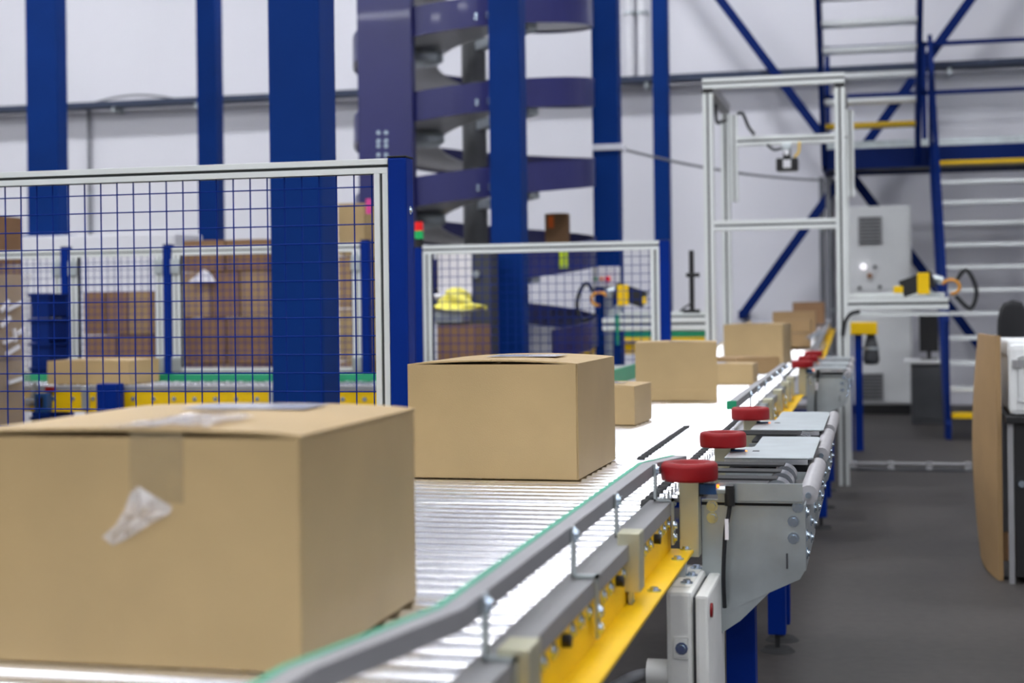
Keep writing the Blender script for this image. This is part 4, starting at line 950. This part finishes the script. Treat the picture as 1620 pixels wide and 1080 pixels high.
a = pY(561, 331, 9.55); b = pY(578, 322, 9.55)
tag(MB().box((b.x-0.005, 9.575, pY(578, 338, 9.55).z), (b.x+0.03, 9.59, pY(578, 314, 9.55).z), 0.002).build('pink_sign', 'pink'), 'small pink sign stuck on the narrow pallet stack', 'sign')
p = pY(16, 378, 9.4); q = pY(-40, 335, 9.4); e = pY(42, 375, 9.4)
pallet_stack(-90, -13, 340, 9.4, 0.4, (1, 2), (1, 1, 1, 1, 1), 'stack behind the far left fence panel', ('cardboard_dark', 'cardboard_old'), 'D')

# ------------------------------------------------------------------ machine behind the middle fence
a = pY(690, 398, 10.0); b = pY(776, 398, 10.0)
t = thing('wrapping_machine', 'dark machine cabinet with white sheet behind the middle fence', 'machine', ((a.x+b.x)/2, 10.1, 0))
MB().box((a.x, 10.0, 0.05), (b.x, 10.22, a.z), 0.01).build('body', 'dark_grey', t)
MB().box((a.x+0.02, 10.02, 0), (b.x-0.02, 10.2, 0.05)).build('plinth', 'black', t)
w0 = pY(692, 399, 9.97); w1 = pY(746, 468, 9.97)
MB().box((w0.x, 9.975, w1.z), (w1.x, 10.0, w0.z), 0.006).build('white_sheet', 'paper', t, 'bright white panel')
w0 = pY(686, 463, 9.94)
MB().cyl((w0.x, 9.95, w1.z), (w1.x, 9.95, w1.z), 0.02, n=12).build('rolled_edge', 'white_plastic', t)
p = pY(754, 434, 10.0); MB().cyl((p.x, 10.0, p.z), (p.x, 9.97, p.z), 0.025, n=12).build('knob', 'zinc', t)
# cartons and bag in front of the machine
a = pY(690, 513, 9.3); b = pY(750, 513, 9.3)
hh = a.z/3
for i in range(3):
    simple_carton(((a.x+b.x)/2, 9.52, i*hh), b.x-a.x, 0.4, hh-0.008, '%s carton of the pile in front of the dark machine' % wn[i], 'cartons by the dark machine', m='cardboard_dark', gap=0.002, tape=False, flap=False)
zt4 = a.z
t = thing('grey_tray', 'grey metal tray on the carton pile by the dark machine', 'tray', ((a.x+b.x)/2-0.03, 9.5, zt4))
q0 = pY(688, 505, 9.4); q1 = pY(730, 493, 9.4)
MB().box((q0.x, 9.4, zt4), (q1.x, 9.62, zt4+0.01)).box((q0.x, 9.4, zt4), (q1.x, 9.41, q1.z)).box((q0.x, 9.61, zt4), (q1.x, 9.62, q1.z)).box((q0.x, 9.41, zt4), (q0.x+0.01, 9.61, q1.z)).box((q1.x-0.01, 9.41, zt4), (q1.x, 9.61, q1.z)).build('shell', 'zinc', t)
MB().box((q0.x-0.01, 9.39, q1.z), (q1.x+0.01, 9.63, q1.z+0.006)).build('lid', 'zinc', t)
zb_ = q1.z+0.007
m = MB(); vs_ = []; nu, nv = 20, 10
c0 = pY(722, 490, 9.5)
for j in range(nv+1):
    v = j/nv; rr = (0.115*(1-v)**0.5 + 0.03) * (1.25 if v < 0.25 else 0.85)
    for i in range(nu):
        a_ = 2*PI*i/nu; f = 1 + 0.16*math.sin(3*a_+j) + 0.1*random.random()
        vs_.append((c0.x+rr*f*math.cos(a_), 9.5+0.8*rr*f*math.sin(a_), zb_ + 0.15*v))
m.add(vs_, [(j*nu+i, j*nu+(i+1) % nu, (j+1)*nu+(i+1) % nu, (j+1)*nu+i) for j in range(nv) for i in range(nu)] + [list(range(nu-1, -1, -1)), [nv*nu+i for i in range(nu)]])
tag(m.build('yellow_bag', 'yellow_bag'), 'crumpled yellow bag lying on the grey tray by the dark machine', 'bag')
a = pY(892, 396, 12.0); b = pY(905, 425, 12.0)
c0 = hel(0.55, SR+0.013, 0)
pl_ = pY(898, 410, 11.2)
# second cross conveyor behind the spiral
t = thing('rear_conveyor', 'low yellow sided conveyor behind the spiral chute', 'conveyor', (-2.9, 14.6, 0))
MB().box((-4.0, 14.3, 0.70), (-1.6, 14.306, 0.80)).build('side_frame', 'yellow', t)
MB().box((-4.0, 14.29, 0.80), (-1.6, 14.33, 0.825)).build('cable_duct', 'duct_grey', t)
MB().box((-3.0, 14.95, 0.84), (-1.6, 14.97, 0.92)).build('green_guide', 'green', t)
MB().box((-4.0, 14.93, 0.70), (-1.6, 14.94, 0.84)).build('side_frame', 'yellow', t)
RC = MB().cyl((0, 14.31, 0), (0, 14.93, 0), 0.025, n=12).mesh('roller', material='steel')
for i in range(32): piece('roller', RC, t, (-3.96+i*0.075, 0, 0.775))
for x in (-3.7, -2.8, -1.9): MB().box((x, 14.32, 0), (x+0.09, 14.38, 0.80)).box((x, 14.86, 0), (x+0.09, 14.92, 0.72)).build('leg', 'blue', t)
a = pY(968, 516, 13.9)
t = thing('orange_marker', 'orange reflector on a blue post seen through the middle fence', 'reflector', (a.x, 13.95, 0))
MB().box((a.x-0.05, 13.9, 0), (a.x+0.05, 14.0, pY(968, 545, 13.9).z), 0.004).build('post', 'blue', t)
MB().box((a.x-0.03, 13.9, pY(968, 546, 13.9).z), (a.x+0.03, 13.96, pY(968, 523, 13.9).z), 0.004).build('reflector', 'orange', t)
